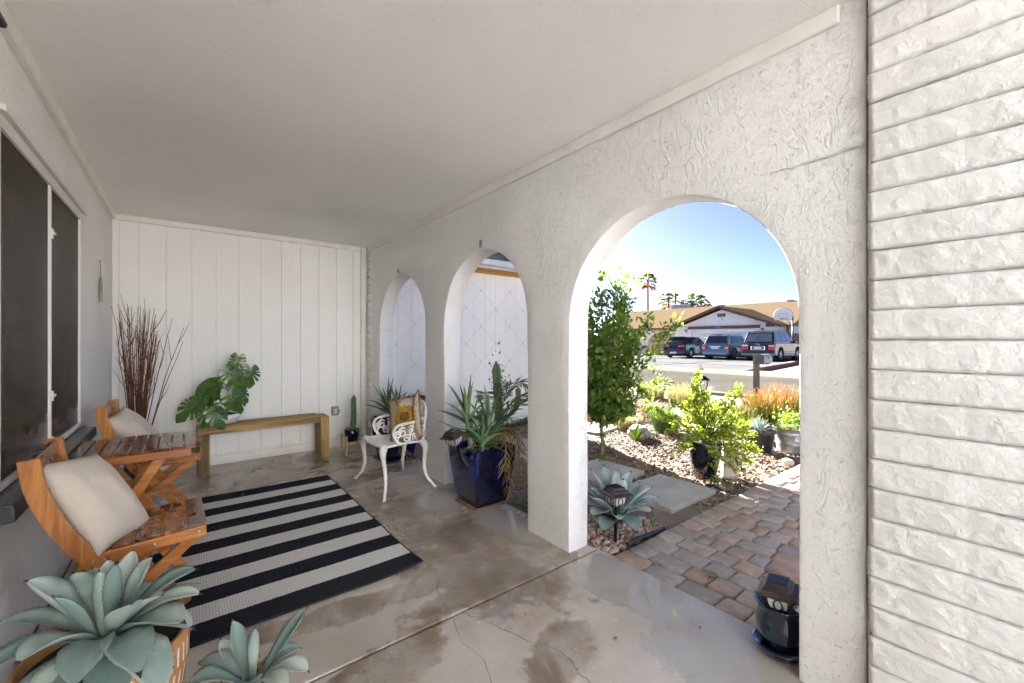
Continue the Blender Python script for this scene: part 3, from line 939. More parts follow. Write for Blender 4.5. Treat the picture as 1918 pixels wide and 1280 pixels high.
m.build('drip_edge', 'trim', wd, (.543, -3.096, -1.41), bevel=.002)

ew = tag(MB().box(-6.0, 1.99, -4.9, -4.7, -.1, 3.3).build('bounce_wall', 'stucco_smooth'), kind='structure')  # added white wall, out of view, bounces sunlight into the porch

# ------------------------------------------------------------------ siding wall at the back of the porch
sw = tag(MB().box(-.53, 1.835, 5.322, 5.45, -.02, 2.49).build('siding_wall', 'trim'), 'white grooved siding wall at the far end of the porch', 'wall')
gx = [-.522, -.475, -.337, -.136, .062, .26, .459, .663, .862, 1.058, 1.255, 1.451, 1.648]
for a, b in zip(gx[:-1], gx[1:]):
    MB().box(a + .002, b - .002, 5.309, 5.33, .098, 2.408).build('board', 'siding', sw, bevel=.0025, seg=2)
MB().box(1.652, 1.742, 5.309, 5.33, .098, 2.408).build('board', 'siding', sw, bevel=.0025)
MB().box(1.746, 1.80, 5.292, 5.33, .09, 2.464).build('corner_trim', 'trim', sw, bevel=.004)
MB().box(-.522, 1.744, 5.300, 5.33, 2.410, 2.467).build('head_trim', 'trim', sw, bevel=.004)
MB().box(-.522, 1.80, 5.303, 5.33, .012, .093).build('skirting', 'siding', sw, bevel=.003)

# ------------------------------------------------------------------ garage wing seen through the arches
gw = thing('garage_wing', 'white sided garage wing with grey shingle roof seen through the arches', 'building', (0, 0, 0))
MB().box(2.03, 4.74, 5.335, 11.5, GZ - .02, 2.42).build('wall', 'white', gw)
m = MB(); m.prism([(5.335, 2.42), (11.5, 2.42), (8.6, 4.45)], 0, 4.64, 4.74); m.build('end_gable', 'white', gw)
m = MB(); m.add([(2.15, 8.6, 4.5), (5.06, 8.6, 4.5), (5.06, 12.2, 2.46), (2.15, 12.2, 2.46)], [(0, 1, 2, 3)]); m.build('rear_roof', 'grey_shingle', gw)
x = 2.03
while x < 4.7:
    MB().box(x + .0008, min(x + .1992, 4.74), 5.309, 5.334, .06, 2.36).build('board', 'siding', gw, bevel=.0025)
    x += .2
MB().box(2.03, 4.74, 5.303, 5.334, GZ, .055).build('skirting', 'siding', gw)
MB().box(2.03, 4.76, 5.290, 5.334, 2.315, 2.385).build('frieze', 'frieze', gw, bevel=.004)
MB().box(2.15, 5.04, 4.98, 5.29, 2.372, 2.386).build('soffit', 'frieze', gw)
MB().box(2.15, 5.04, 4.945, 4.98, 2.335, 2.47).build('fascia', 'gutter', gw, bevel=.004)
m = MB(); m.prism([(4.86, 2.37), (4.942, 2.355), (4.942, 2.455), (4.93, 2.455), (4.86, 2.43), (4.85, 2.445), (4.845, 2.44)], 0, 2.15, 5.04)
m.build('gutter', 'gutter', gw)
# roof of lapped shingles: one course after the other up the slope
roof = MB(); roof.add([(2.15, 4.90, 2.462), (5.06, 4.90, 2.462), (5.06, 8.6, 4.5), (2.15, 8.6, 4.5)], [(0, 1, 2, 3)])
rf = roof.build('roof', 'grey_shingle', gw)
sh_var = []
for k in range(4):
    mm = MB(); mm.box(0, .296, 0, .19, -.002 - k * .0008, .008)
    o = mm.build('shingle', 'grey_shingle', rf, bevel=0); sh_var.append(o.data); bpy.data.objects.remove(o)
pit = math.atan2(4.5 - 2.462, 3.7)
MAT['shingle_tab'] = simple('shingle_tab', (.185, .19, .205), (.12, .125, .135), .9, 8, .3, 60, 0, .25, .28)
for d in sh_var: d.materials[0] = MAT['shingle_tab']
for r_ in range(9):
    for c in range(9):
        s0 = r_ * .14
        link('shingle', sh_var[(r_ + c) % 4], rf, (2.16 + c * .30 + (.15 if r_ % 2 else 0), 4.885 + s0 * math.cos(pit), 2.470 + s0 * math.sin(pit)), (pit - .02 + rnd.uniform(-.01, .01), 0, 0))

tr = thing('wire_trellis', 'thin wire diamond trellis on the white garage wing', 'trellis', (3.548, 5.285, 0))
nodes = []
for i in range(-5, 6):
    for j in range(0, 7):
        if (i + j) % 2 == 0: nodes.append((i * .27, 2.055 - j * .27))
for (a, b) in nodes:
    m = MB(); m.lathe([(.002, -.012), (.007, -.008), (.007, .0), (.002, .010)], 8)
    o = m.build('eye_screw', 'steel', tr, (a, 0, b), (R(90), 0, 0), smooth=True)
ns = set((round(a, 3), round(b, 3)) for a, b in nodes)
for (a, b) in nodes:
    for dx in (-.27, .27):
        q = (round(a + dx, 3), round(b - .27, 3))
        if q in ns: MB().tube([(a, -.004, b), (q[0], -.004, q[1])], .0011, 5).build('wire', 'galv', tr)
for (a, b) in nodes:
    if abs(b - 2.055) < .01:
        for dx in (-.05, .05): MB().tube([(a, -.004, b), (a + dx, -.004, b + .06)], .0011, 5).build('wire', 'galv', tr)

# ------------------------------------------------------------------ brick path of tumbled pavers
path = tag(MB().box(2.025, 6.6, .15, 1.612, GZ - .03, -.032).build('paver_path', 'grout'), kind='structure')
pv = {}
def paver_mesh(w, l, s_):
    k = (round(w, 2), round(l, 2), s_)
    if k not in pv:
        m = MB(); nu, nv = 4, 4; vs = []; fs = []
        for j in range(nv + 1):
            for i in range(nu + 1):
                u, v = i / nu, j / nv
                x = (u - .5) * w; y = (v - .5) * l
                ex = min(u, 1 - u) * w; ey = min(v, 1 - v) * l
                crn = (abs(u - .5) > .45 and abs(v - .5) > .45)
                f = .94 if crn else 1
                z = -.006 * (ex < .005) - .006 * (ey < .005) - (.004 if crn else 0) + .002 * nz(x * 22, y * 22, s_ * 7)
                vs.append((x * f + .003 * nz(y * 20, s_ * 3, x), y * f + .003 * nz(x * 20, s_, y), z))
        # pull the second ring outwards so that the shoulder is short
        for j in range(nv + 1):
            for i in range(nu + 1):
                if i in (1, nu - 1): vs[j * (nu + 1) + i] = ((-.5 if i == 1 else .5) * (w - .022), *vs[j * (nu + 1) + i][1:])
                if j in (1, nv - 1):
                    t = vs[j * (nu + 1) + i]; vs[j * (nu + 1) + i] = (t[0], (-.5 if j == 1 else .5) * (l - .022), t[2])
        for j in range(nv):
            for i in range(nu):
                a = j * (nu + 1) + i; fs.append((a, a + 1, a + nu + 2, a + nu + 1))
        ring = [i for i in range(nu + 1)] + [j * (nu + 1) + nu for j in range(1, nv + 1)] + [nv * (nu + 1) + i for i in range(nu - 1, -1, -1)] + [j * (nu + 1) for j in range(nv - 1, 0, -1)]
        b = len(vs)
        for q in ring: vs.append((vs[q][0], vs[q][1], -.05))
        for t in range(len(ring)):
            t2 = (t + 1) % len(ring); fs.append((ring[t], ring[t2], b + t2, b + t))
        m.add(vs, fs)
        o = m.build('paver', 'paver', None, smooth=True); pv[k] = o.data; bpy.data.objects.remove(o)
    return pv[k]
x = 2.03; row = 0
while x < 5.9:
    w = .138
    y = 1.612; first = True
    while y > .22:
        l = .195 if first else rnd.choice((.092, .14, .14, .205, .205))
        if first and row % 2: l = .15
        first = False
        o = link('paver', paver_mesh(w, l - .008, rnd.randrange(4)), path, (x + w / 2 + rnd.uniform(-.002, .002), y - l / 2, -.010 + rnd.uniform(-.003, .003)), (rnd.uniform(-.012, .012), rnd.uniform(-.012, .012), rnd.uniform(-.02, .02)))
        y -= l
    x += w + .007; row += 1

# stepping slabs
for (x0, y0, w, d, rz, lab) in ((2.95, 1.78, .70, .55, 0, 'large square concrete stepping slab beside the brick path'),
                                (2.98, 2.46, .62, .58, .04, 'second concrete stepping slab behind the ground agave'),
                                (2.95, 3.18, .62, .60, -.05, 'third concrete stepping slab at the foot of the hibiscus'),
                                (2.98, 3.92, .60, .60, .03, 'concrete stepping slab behind the pier between the arches'),
                                (4.55, 3.95, .75, .5, .15, 'sunlit concrete stepping slab far behind the hibiscus trunk')):
    m = MB(); vs = []
    N_ = 12
    for i in range(N_ * 4):
        q, t = divmod(i, N_); t /= N_
        c = [(0, 0), (w, 0), (w, d), (0, d), (0, 0)]
        a, b = c[q], c[q + 1]
        px, py = a[0] + (b[0] - a[0]) * t, a[1] + (b[1] - a[1]) * t
        vs.append((px - w / 2 + .008 * nz(px * 9, py * 9, x0), py - d / 2 + .008 * nz(py * 9, px * 9, y0)))
    m.prism(vs, 2, -.06, -.008)
    tag(m.build('stepping_slab', 'stone_slab', None, (x0 + w / 2, y0 + d / 2, 0), (0, 0, rz), bevel=.006, angle=60), lab, 'stepping slab', 'stepping slabs in the gravel')
for pts, lab in (([(2.22, 1.645), (2.35, 1.65), (2.52, 1.635), (2.62, 1.64)], 'black plastic edging strip between pebbles and pavers'),
                 ([(3.71, 1.90), (3.715, 1.82), (3.705, 1.72), (3.70, 1.64)], 'black edging strip end beside the large stepping slab')):
    m = MB(); m.tube([(p[0], p[1], -.012 + .006 * math.sin(i * 2)) for i, p in enumerate(pts)], .014, 8)
    tag(m.build('edging', 'black_edging', smooth=True), lab, 'edging')

# ------------------------------------------------------------------ porch furniture
def bolt(parent, p, ax='y', s_=-1):
    m = MB(); m.lathe([(.0062, 0), (.0062, .002), (.004, .0035)], 10)
    return m.build('bolt', 'steel', parent, p, (R(90) if s_ < 0 else R(-90), 0, 0), smooth=True)
def plank_curve(pts, w, t, y, mat_axis='acacia_z'):
    """flat board bent in the x-z plane"""
    m = MB(); vs = []
    n = len(pts)
    for i, (x, z) in enumerate(pts):
        a = Vector((pts[min(i + 1, n - 1)][0] - pts[max(i - 1, 0)][0], pts[min(i + 1, n - 1)][1] - pts[max(i - 1, 0)][1])).normalized()
        nx, nzv = -a.y, a.x
        for s1, s2 in ((-1, -1), (1, -1), (1, 1), (-1, 1)):
            vs.append((x + nx * w / 2 * s1, y + t / 2 * s2, z + nzv * w / 2 * s1))
    fs = [(0, 1, 2, 3), tuple(4 * (n - 1) + k for k in (3, 2, 1, 0))]
    for i in range(n - 1):
        for k in range(4):
            k2 = (k + 1) % 4
            fs.append((4 * i + k, 4 * i + k2, 4 * i + 4 + k2, 4 * i + 4 + k))
    m.add(vs, fs); return m
def smooth_pts(pts, n=4):
    out = []
    P = [Vector((*p, 0)) if len(p) == 2 else Vector(p) for p in pts]
    for i in range(len(P) - 1):
        p0, p1, p2, p3 = P[max(i - 1, 0)], P[i], P[i + 1], P[min(i + 2, len(P) - 1)]
        for k in range(n):
            t = k / n
            out.append(.5 * ((2 * p1) + (p2 - p0) * t + (2 * p0 - 5 * p1 + 4 * p2 - p3) * t * t + (3 * p1 - p0 - 3 * p2 + p3) * t ** 3))
    out.append(P[-1])
    return [tuple(q) for q in out]
def make_folding_chair():
    t = thing('folding_chair', 'x', 'chair', (0, 0, 0))
    up = [(q[0], q[1]) for q in smooth_pts([(-.238, .862), (-.224, .76), (-.19, .655), (-.143, .555), (-.085, .462), (-.030, .388)], 5)]
    for s_ in (-1, 1):
        plank_curve(up, .058, .022, s_ * .213).build('upright', 'acacia_z', t, bevel=.004)
        MB().bar((-.105, s_ * .187, .440), (.272, s_ * .187, .462), .046, .022).build('seat_rail', 'acacia_x', t, bevel=.004)
        MB().bar((.235, s_ * .160, .440), (-.262, s_ * .160, .012), .044, .022).build('leg', 'acacia_x', t, bevel=.003)
        MB().bar((-.055, s_ * .134, .42), (.215, s_ * .134, .012), .044, .022).build('leg', 'acacia_x', t, bevel=.003)
    for i in range(5):
        x0 = .208 - i * .078
        z = .4875 - i * .0045
        MB().box(x0, x0 + .066, -.196, .196, z - .009, z + .008).build('seat_slat', 'wet_slat' if i == 0 else 'acacia_y', t, bevel=.004)
    for (x, z, h, a) in ((-.232, .825, .062, .13), (-.206, .705, .05, .25), (-.158, .60, .05, .42)):
        MB().box(-.010, .010, -.202, .202, -h / 2, h / 2).build('back_slat', 'acacia_y', t, (x, 0, z), (0, -a, 0), bevel=.004)
    MB().bar((-.215, -.149, .055), (-.215, .149, .055), .030, .020, (1, 0, 0)).build('stretcher', 'acacia_y', t, bevel=.003)
    MB().bar((.19, -.123, .052), (.19, .123, .052), .030, .020, (1, 0, 0)).build('stretcher', 'acacia_y', t, bevel=.003)
    for (x, z, y) in ((-.075, .452, -.2245), (.245, .462, -.1985), (.10, .451, -.1985), (.01, .245, -.1715)):
        bolt(t, (x, y, z))
    return t
ch1 = make_folding_chair()
ch1.location = (-.2, 2.44, 0)
tag(ch1, 'slatted wooden folding chair nearest the big agave, its seat towards the rug', 'chair', 'wooden folding chairs')
ch2 = copy_tree(ch1)
ch2.location = (-.175, 3.925, 0); ch2.rotation_euler = (0, 0, R(-2))
tag(ch2, 'slatted wooden folding chair on the far side of the small table by the twigs', 'chair', 'wooden folding chairs')
ch1.rotation_euler = (0, 0, R(1.5))

tb = thing('folding_table', 'small slatted wooden folding table between the two chairs', 'table', (-.23, 3.195, 0))
for i in range(10):
    x0 = -.284 + i * .0575
    MB().box(x0, x0 + .0515, -.25, .25, .684, .702).build('slat', 'wet_slat', tb, bevel=.003)
for s_ in (-1, 1):
    MB().box(-.27, .262, s_ * .222 - .011, s_ * .222 + .011, .640, .683).build('rail', 'acacia_x', tb, bevel=.003)
    MB().bar((-.185, s_ * .195, .675), (.225, s_ * .195, .012), .050, .022).build('leg', 'acacia_x', tb, bevel=.003)
    MB().bar((.150, s_ * .169, .675), (-.235, s_ * .169, .012), .050, .022).build('leg', 'acacia_x', tb, bevel=.003)
MB().bar((.20, -.184, .06), (.20, .184, .06), .03, .02, (1, 0, 0)).build('stretcher', 'acacia_y', tb, bevel=.003)
MB().bar((-.205, -.158, .06), (-.205, .158, .06), .03, .02, (1, 0, 0)).build('stretcher', 'acacia_y', tb, bevel=.003)
for (x, z, y) in ((-.13, .66, -.2335), (-.015, .40, -.2065)):
    bolt(tb, (x, y, z))

def pillow(name, w, h, t, mat, seed, nu=20, nv=20, pinch=.06, wr=.012):
    m = MB(); vs = []; fs = []
    for s_ in (-1, 1):
        for j in range(nv + 1):
            for i in range(nu + 1):
                u, v = i / nu * 2 - 1, j / nv * 2 - 1
                e = max(0, (1 - abs(u) ** 2.4)) ** .55 * max(0, (1 - abs(v) ** 2.4)) ** .55
                k = 1 - pinch * (1 - abs(u * v))
                x = u * w / 2 * (1 - pinch * (1 - v * v)); z = v * h / 2 * (1 - pinch * (1 - u * u))
                y = s_ * t / 2 * e
                y += s_ * e * wr * nz(x * 9, z * 9, seed) + e * wr * .4 * nz(x * 25, z * 25, seed + 4)
                vs.append((x, y, z))
    K = (nu + 1) * (nv + 1)
    for s_ in (0, 1):
        for j in range(nv):
            for i in range(nu):
                a = s_ * K + j * (nu + 1) + i
                fs.append((a, a + 1, a + nu + 2, a + nu + 1))
    m.add(vs, fs)
    o = m.build(name, mat, smooth=True)
    bm = bmesh.new(); bm.from_mesh(o.data); bmesh.ops.remove_doubles(bm, verts=bm.verts, dist=.0004)
    bmesh.ops.recalc_face_normals(bm, faces=bm.faces); bm.to_mesh(o.data); bm.free()
    return o
def orient(o, loc, normal, roll=0):
    """turn a pillow so that its -y face looks along `normal`"""
    n = Vector(normal).normalized(); y = -n
    x = Vector((0, 0, 1)).cross(y)
    x = -x.normalized() if x.length else Vector((1, 0, 0))
    x = y.cross(Vector((0, 0, 1))).normalized(); z = x.cross(y)
    Mx = Matrix((x, y, z)).transposed() @ Matrix.Rotation(roll, 3, 'Y')
    o.matrix_world = Matrix.Translation(loc) @ Mx.to_4x4()
p1 = pillow('cushion', .345, .43, .15, 'linen', 3)
orient(p1, (-.285, 2.43, .625), (.80, -.30, .60), R(8))
tag(p1, 'plump oatmeal linen cushion on the nearer folding chair', 'cushion', 'linen cushions')
p2 = pillow('cushion', .345, .41, .15, 'linen', 9)
orient(p2, (-.255, 3.93, .63), (.78, -.22, .58), R(-8))
tag(p2, 'oatmeal linen cushion on the folding chair behind the table', 'cushion', 'linen cushions')

# rug
m = MB(); nx_, ny_ = 26, 40; vs = []
RX0, RX1, RY0, RY1 = -.40, 1.076, 2.205, 4.225
for j in range(ny_ + 1):
    for i in range(nx_ + 1):
        x = RX0 + (RX1 - RX0) * i / nx_; y = RY0 + (RY1 - RY0) * j / ny_
        vs.append((x - (RX0 + RX1) / 2 + .004 * nz(y * 2, 3), y - (RY0 + RY1) / 2 + .006 * nz(x * 2, 1), .008 + .004 * nz(x * 3, y * 3) + .014 * math.exp(-((x - RX1) ** 2 + (y - RY0) ** 2) / .02) + .008 * math.exp(-((x - RX1) ** 2) / .002) * max(0, nz(y * 3, 7))))
fs = [(j * (nx_ + 1) + i, j * (nx_ + 1) + i + 1, (j + 1) * (nx_ + 1) + i + 1, (j + 1) * (nx_ + 1) + i) for j in range(ny_) for i in range(nx_)]
m.add(vs, fs)
rug = tag(m.build('rug', 'rug', None, ((RX0 + RX1) / 2, (RY0 + RY1) / 2, 0), smooth=True), 'black and white striped outdoor rug on the concrete floor', 'rug')
for edge in ([vs[i] for i in range(nx_ + 1)], [vs[ny_ * (nx_ + 1) + i] for i in range(nx_ + 1)], [vs[j * (nx_ + 1)] for j in range(ny_ + 1)], [vs[j * (nx_ + 1) + nx_] for j in range(ny_ + 1)]):
    MB().tube([(p[0], p[1], p[2] - .001) for p in edge], .005, 6).build('binding', 'rug_edge', rug, smooth=True)

# bench
be = thing('bench', 'low rustic timber bench against the siding wall', 'bench', (.685, 5.03, 0), R(.8))
for x in (-.585, .495):
    MB().box(x, x + .092, -.115, .115, 0, .388 if x < 0 else .452).build('leg', 'timber_z', be, bevel=.006)
MB().box(-.588, .493, -.113, .0, .39, .468).build('seat_plank', 'timber_x', be, bevel=.006)
MB().box(-.588, .493, .004, .113, .39, .466).build('seat_plank', 'timber_x', be, bevel=.006)

# outlet box
ob = thing('outlet_box', 'grey weatherproof outlet box on the siding wall', 'outlet', (1.43, 5.30, .445))
MB().box(-.036, .036, -.03, .008, -.055, .055).build('back_box', 'outlet', ob, bevel=.006)
MB().box(-.040, .040, -.046, -.031, -.050, .058).build('cover', 'outlet', ob, bevel=.008)
MB().box(.041, .050, -.045, -.02, -.02, .02).build('latch', 'outlet', ob, bevel=.002)
MB().box(-.014, .014, -.050, -.046, -.03, .03).build('socket_plate', 'gutter', ob, bevel=.002)

# hanging ornament on the left wall
hn = thing('hanging_ornament', 'small grey driftwood ornament hung on the white wall by the window', 'ornament', (-.515, 4.575, 1.59))
MB().box(-.006, .010, -.022, .022, 0, .15).build('plaque', 'grey_wood', hn, bevel=.003)
MB().box(-.004, .014, -.03, -.016, .06, .19).build('plaque', 'grey_wood', hn, rot=(R(3), 0, 0), bevel=.003)
for s_ in (-1, 1): MB().tube([(.002, s_ * .018, .15), (.0, 0, .32)], .0016, 5).build('string', 'twig', hn)
MB().tube([(-.011, 0, .322), (.006, 0, .325)], .003, 6).build('nail', 'steel', hn)

# porch lantern at the top left corner
ln = thing('porch_lantern', 'black wall lantern at the top left edge of the picture', 'lamp', (-.525, 1.58, 1.965))
m = MB(); m.squareloft([(.078, .128), (.080, .136), (.040, .20), (.012, .22)], .085, .012, 0, .12, 4); m.build('cap', 'black_metal', ln)
m = MB(); m.squareloft([(.04, -.12), (.06, .125)], .085, .012, 0, .1, 4); m.build('glass', 'frosted', ln)
m = MB(); m.squareloft([(.02, -.15), (.046, -.13), (.046, -.12)], .085, .012, 0, .1, 4); m.build('base', 'black_metal', ln)
MB().box(0, .03, -.05, .075, -.1, .15).build('back_plate', 'black_metal', ln, bevel=.004)

# twigs in a vase
tw = thing('twig_vase', 'tall bundle of bare brown twigs in the porch corner', 'twigs', (-.325, 4.82, 0))
m = MB(); m.lathe([(.055, 0), (.075, .06), (.08, .2), (.055, .34), (.05, .42), (.058, .44), (.050, .438), (.042, .40)], 24); m.build('vase', 'dark_glaze', tw, smooth=True)
def twig(b, a, lean, L, r0):
    pts = []; x, y = b; z = .25; ax, ay = math.cos(a) * lean, math.sin(a) * lean; n = 9
    for i in range(n):
        t = i / (n - 1)
        pts.append((x + ax * t ** 1.35 + .012 * nz(t * 4, a * 9, L * 7), y + ay * t ** 1.35 + .012 * nz(t * 4, a * 5, L * 3 + 2), z + L * t))
    m = MB(); m.tube(pts, [r0 * (1 - .75 * i / (n - 1)) for i in range(n)], 5)
    for q in range(rnd.choice((1, 2, 2, 3))):
        i = rnd.randrange(4, n - 1); p = Vector(pts[i]); d = (Vector(pts[i + 1]) - p).normalized() if i + 1 < n else Vector((0, 0, 1))
        e = (d + Vector((rnd.uniform(-.7, .7), rnd.uniform(-.4, .4), .2))).normalized(); l2 = rnd.uniform(.08, .22)
        m.tube([p, p + e * l2 * .5 + Vector((0, 0, .01)), p + e * l2 + Vector((0, 0, .05))], [r0 * .45, r0 * .35, r0 * .15], 4)
    return m
for i in range(46):
    a = rnd.uniform(0, 2 * math.pi); rr = rnd.uniform(0, .042)
    lx = rnd.uniform(-.13, .13); ly = rnd.uniform(-.09, .09)
    if i in (3, 20): lx = rnd.uniform(.22, .29)
    if i == 33: lx = .20
    lean = math.hypot(lx, ly); aa = math.atan2(ly, lx)
    twig((lx * .22, ly * .3), aa, lean, rnd.uniform(1.0, 1.36), rnd.uniform(.0045, .0078)).build('twig', 'twig', tw, smooth=True)

# ------------------------------------------------------------------ leaves and potted plants
AG_W = ((0, .15, .35, .6, .8, .90, .955, 1), (.62, .50, .66, 1, .80, .42, .07, .012))
AL_W = ((0, .1, .3, .6, .85, 1), (1, .95, .80, .52, .22, .02))
def leaf(base, tip, width, bow, prof, cup=.25, thick=.12, ns=18, nv=6, hint=(0, 0, 1), spine=True, twist=0):
    base, tip = Vector(base), Vector(tip)
    ctrl = (base + tip) / 2 + Vector((0, 0, bow * 1.6))
    m = MB(); T = []; B = []
    for i in range(ns + 1):
        t = i / ns
        p = base * (1 - t) ** 2 + ctrl * 2 * t * (1 - t) + tip * t * t
        d = ((ctrl - base) * (1 - t) + (tip - ctrl) * t).normalized()
        h = Vector(hint)
        sd = d.cross(h)
        if sd.length < .12: sd = d.cross(Vector((.3, .9, .1)))
        sd.normalize(); nn = sd.cross(d)
        w = width * float(np.interp(t, *prof)) / 2
        for k in range(nv + 1):
            v = k / nv * 2 - 1
            wob = .04 * width * nz(t * 5, v * 2, base.x * 31 + tip.y * 17)
            c = p + sd * (w * v) + nn * (cup * w * v * v * 1.6 + wob * abs(v))
            T.append(c); B.append(c - nn * (thick * w * (1 - v * v) + .0012))
    vs = T + B; n = (ns + 1) * (nv + 1)
    for i in range(ns):
        mi = 1 if spine and i >= ns - 1 else 0
        for k in range(nv):
            a = i * (nv + 1) + k
            m.add([], []); m.f.append((a, a + 1, a + nv + 2, a + nv + 1)); m.mi.append(mi)
            m.f.append((n + a, n + a + nv + 1, n + a + nv + 2, n + a + 1)); m.mi.append(mi)
        for k in (0, nv):
            a = i * (nv + 1) + k; m.f.append((a, a + nv + 1, n + a + nv + 1, n + a)); m.mi.append(mi)
    m.v = [tuple(q) for q in vs]
    if spine:                      # small dark teeth along both margins
        for i in range(3, ns - 2):
            for k, o_ in ((0, -1), (nv, 1)):
                a = vs[i * (nv + 1) + k]; b = vs[(i + 1) * (nv + 1) + k]
                e = (a - vs[i * (nv + 1) + (1 if k == 0 else nv - 1)]).normalized(); L_ = (b - a)
                p = a + L_ * .35; w_ = L_ * .10
                m.add([p - w_ - e * .0006, p + w_ - e * .0006, p + L_ * .12 + e * .0042], [(0, 1, 2)], 1)
    return m
def agave(root, centre, tips, mat, scale=1.0):
    c = Vector(centre)
    for (tp, w, bow) in tips:
        tp = Vector(tp)
        out = (tp - c); flat = Vector((out.x, out.y, 0)); fl_ = flat.length
        b = c + (flat.normalized() * .022 if fl_ > .01 else Vector()) + Vector((0, 0, -.01))
        el = math.atan2(out.z, fl_)
        hint = Vector((0, 0, 1)) if el < R(55) else (Vector((0, 0, 1)) - flat.normalized() * 1.2)
        d = (tp - b).normalized()
        tip2 = tp + d * .012
        leaf(b - c, tip2 - c, w * scale, bow, AG_W, .34 if el > R(40) else .22, .14, hint=hint).build('leaf', [mat, 'spine'], root, smooth=True)
def dish_soil(root, r, z, mat='soil', n=24):
    m = MB(); m.lathe([(r, z), (r * .6, z + .012), (.002, z + .016)], n, close=False); return m.build('soil', mat, root, smooth=True)

# big agave in the patterned terracotta pot
AT = [((-.176, 1.713, .633), .075, 0), ((-.188, 1.645, .631), .065, 0), ((-.105, 1.453, .604), .085, .01), ((.029, 1.704, .532), .105, .05), ((.036, 1.623, .489), .10, .05),
      ((-.002, 1.449, .511), .11, .045), ((.016, 1.536, .442), .10, .05), ((-.085, 1.361, .465), .125, .06), ((-.201, 1.402, .469), .125, .06), ((-.317, 1.543, .495), .11, .05),
      ((-.393, 1.60, .461), .11, .05), ((-.337, 1.711, .624), .115, .02), ((-.235, 1.911, .539), .10, .02), ((-.363, 1.909, .424), .10, .04), ((-.065, 1.892, .44), .09, .04), ((.03, 1.77, .458), .06, .03),
      ((-.28, 1.45, .40), .11, .05), ((-.14, 1.38, .36), .11, .06), ((-.15, 1.60, .66), .05, 0), ((-.27, 1.62, .60), .075, .01), ((-.08, 1.73, .60), .08, .015), ((-.26, 1.80, .58), .085, .015),
      ((-.05, 1.52, .57), .08, .03), ((-.13, 1.83, .60), .075, .0), ((.02, 1.60, .40), .085, .05), ((-.40, 1.78, .50), .085, .04),
      ((-.04, 1.40, .375), .125, .06), ((-.31, 1.40, .36), .14, .07)]
ga = thing('potted_agave', 'large blue green agave in a terracotta pot with white dashes', 'agave', (-.175, 1.68, 0))
m = MB(); m.lathe([(.115, 0), (.135, .03), (.168, .16), (.186, .30), (.190, .36), (.186, .40), (.176, .402), (.170, .37)], 40)
pot = m.build('pot', 'terracotta', ga, smooth=True)
def rad_at(z): return float(np.interp(z, (0, .03, .16, .30, .36, .40), (.115, .135, .168, .186, .190, .186)))
dash = MB()
for rw in range(5):
    z0 = .375 - rw * .072
    n = 46
    for k in range(n):
        a = 2 * math.pi * (k + .5 * (rw % 2)) / n
        z1 = z0 - .056
        w = .0042
        for sgn in (1,):
            p = []
            for (aa, z) in ((-w, z0), (w, z0), (w, z1), (-w, z1)):
                r_ = rad_at(z) + .0016
                ang = a + aa / r_
                p.append((r_ * math.cos(ang), r_ * math.sin(ang), z))
            dash.add(p, [(0, 1, 2, 3)])
dash.build('white_dashes', 'slip', pot)['kind'] = 'stuff'
dish_soil(ga, .172, .372)
agave(ga, (-.175, 1.68, .43), AT, 'agave', .86)
for ch in ga.children:
    if ch.name.startswith('leaf'): ch.location = (0, 0, .43)
# small agave at the bottom edge
BT = [((.128, 1.677, .345), .058, 0), ((.179, 1.561, .362), .035, 0), ((.344, 1.636, .322), .066, 0), ((.314, 1.481, .203), .078, .05), ((.32, 1.629, .188), .07, .04), ((.043, 1.744, .202), .08, .04),
      ((.016, 1.613, .229), .08, .04), ((.103, 1.773, .24), .06, .0), ((.145, 1.40, .26), .07, .05), ((.239, 1.40, .235), .07, .05)]
gb = thing('potted_agave', 'small agave at the bottom edge between rug and big agave', 'agave', (.172, 1.603, 0))
m = MB(); m.lathe([(.07, 0), (.085, .02), (.105, .12), (.112, .155), (.104, .156), (.10, .14)], 28); m.build('pot', 'terracotta', gb, smooth=True)
dish_soil(gb, .102, .138)
agave(gb, (.172, 1.603, .17), BT, 'agave')
for ch in gb.children:
    if ch.name.startswith('leaf'): ch.location = (0, 0, .17)
for k in range(16):
    a = rnd.uniform(0, 6.28); r_ = rnd.uniform(.05, .10)
    V, F = scatter(LEAF_V, LEAF_T, nrs.normal(0, .008, (5, 3)) + [r_ * math.cos(a), r_ * math.sin(a), .165], frames(nrs.normal(0, 1, (5, 3)) + [0, 0, 1], nrs.normal(0, 1, (5, 3)), nrs.uniform(.012, .022, 5)))
    np_mesh('sprig', V, F, 'weed', gb)
# agave in the ground outside the big arch
CT = [((2.485, 2.055, .347), .12, 0), ((2.256, 1.98, .38), .08, 0), ((2.476, 1.935, .345), .08, 0), ((2.549, 1.967, .336), .075, 0), ((2.354, 1.777, .345), .11, 0), ((2.646, 1.929, .299), .115, .02), ((2.626, 1.817, .272), .09, .02),
      ((2.60, 1.723, .248), .10, .04), ((2.64, 1.70, .17), .10, .05), ((2.56, 1.655, .164), .095, .05), ((2.47, 1.64, .131), .11, .05), ((2.26, 1.60, .07), .13, .06), ((2.16, 1.66, .15), .11, .05), ((2.08, 1.72, .08), .14, .06),
      ((2.06, 1.80, .16), .12, .05), ((2.145, 1.90, .30), .10, .02), ((2.09, 1.84, .26), .10, .03), ((2.23, 1.64, .21), .12, .05), ((2.12, 2.0, .174), .10, .04), ((2.666, 2.104, .189), .09, .02), ((2.778, 1.889, .12), .09, .04), ((2.70, 2.0, .26), .10, .02), ((2.40, 2.22, .2), .10, .03)]
gc = thing('ground_agave', 'grey blue agave growing in pebbles outside the largest arch', 'agave', (2.43, 1.90, 0))
agave(gc, (2.43, 1.90, .03), CT, 'agave_out')
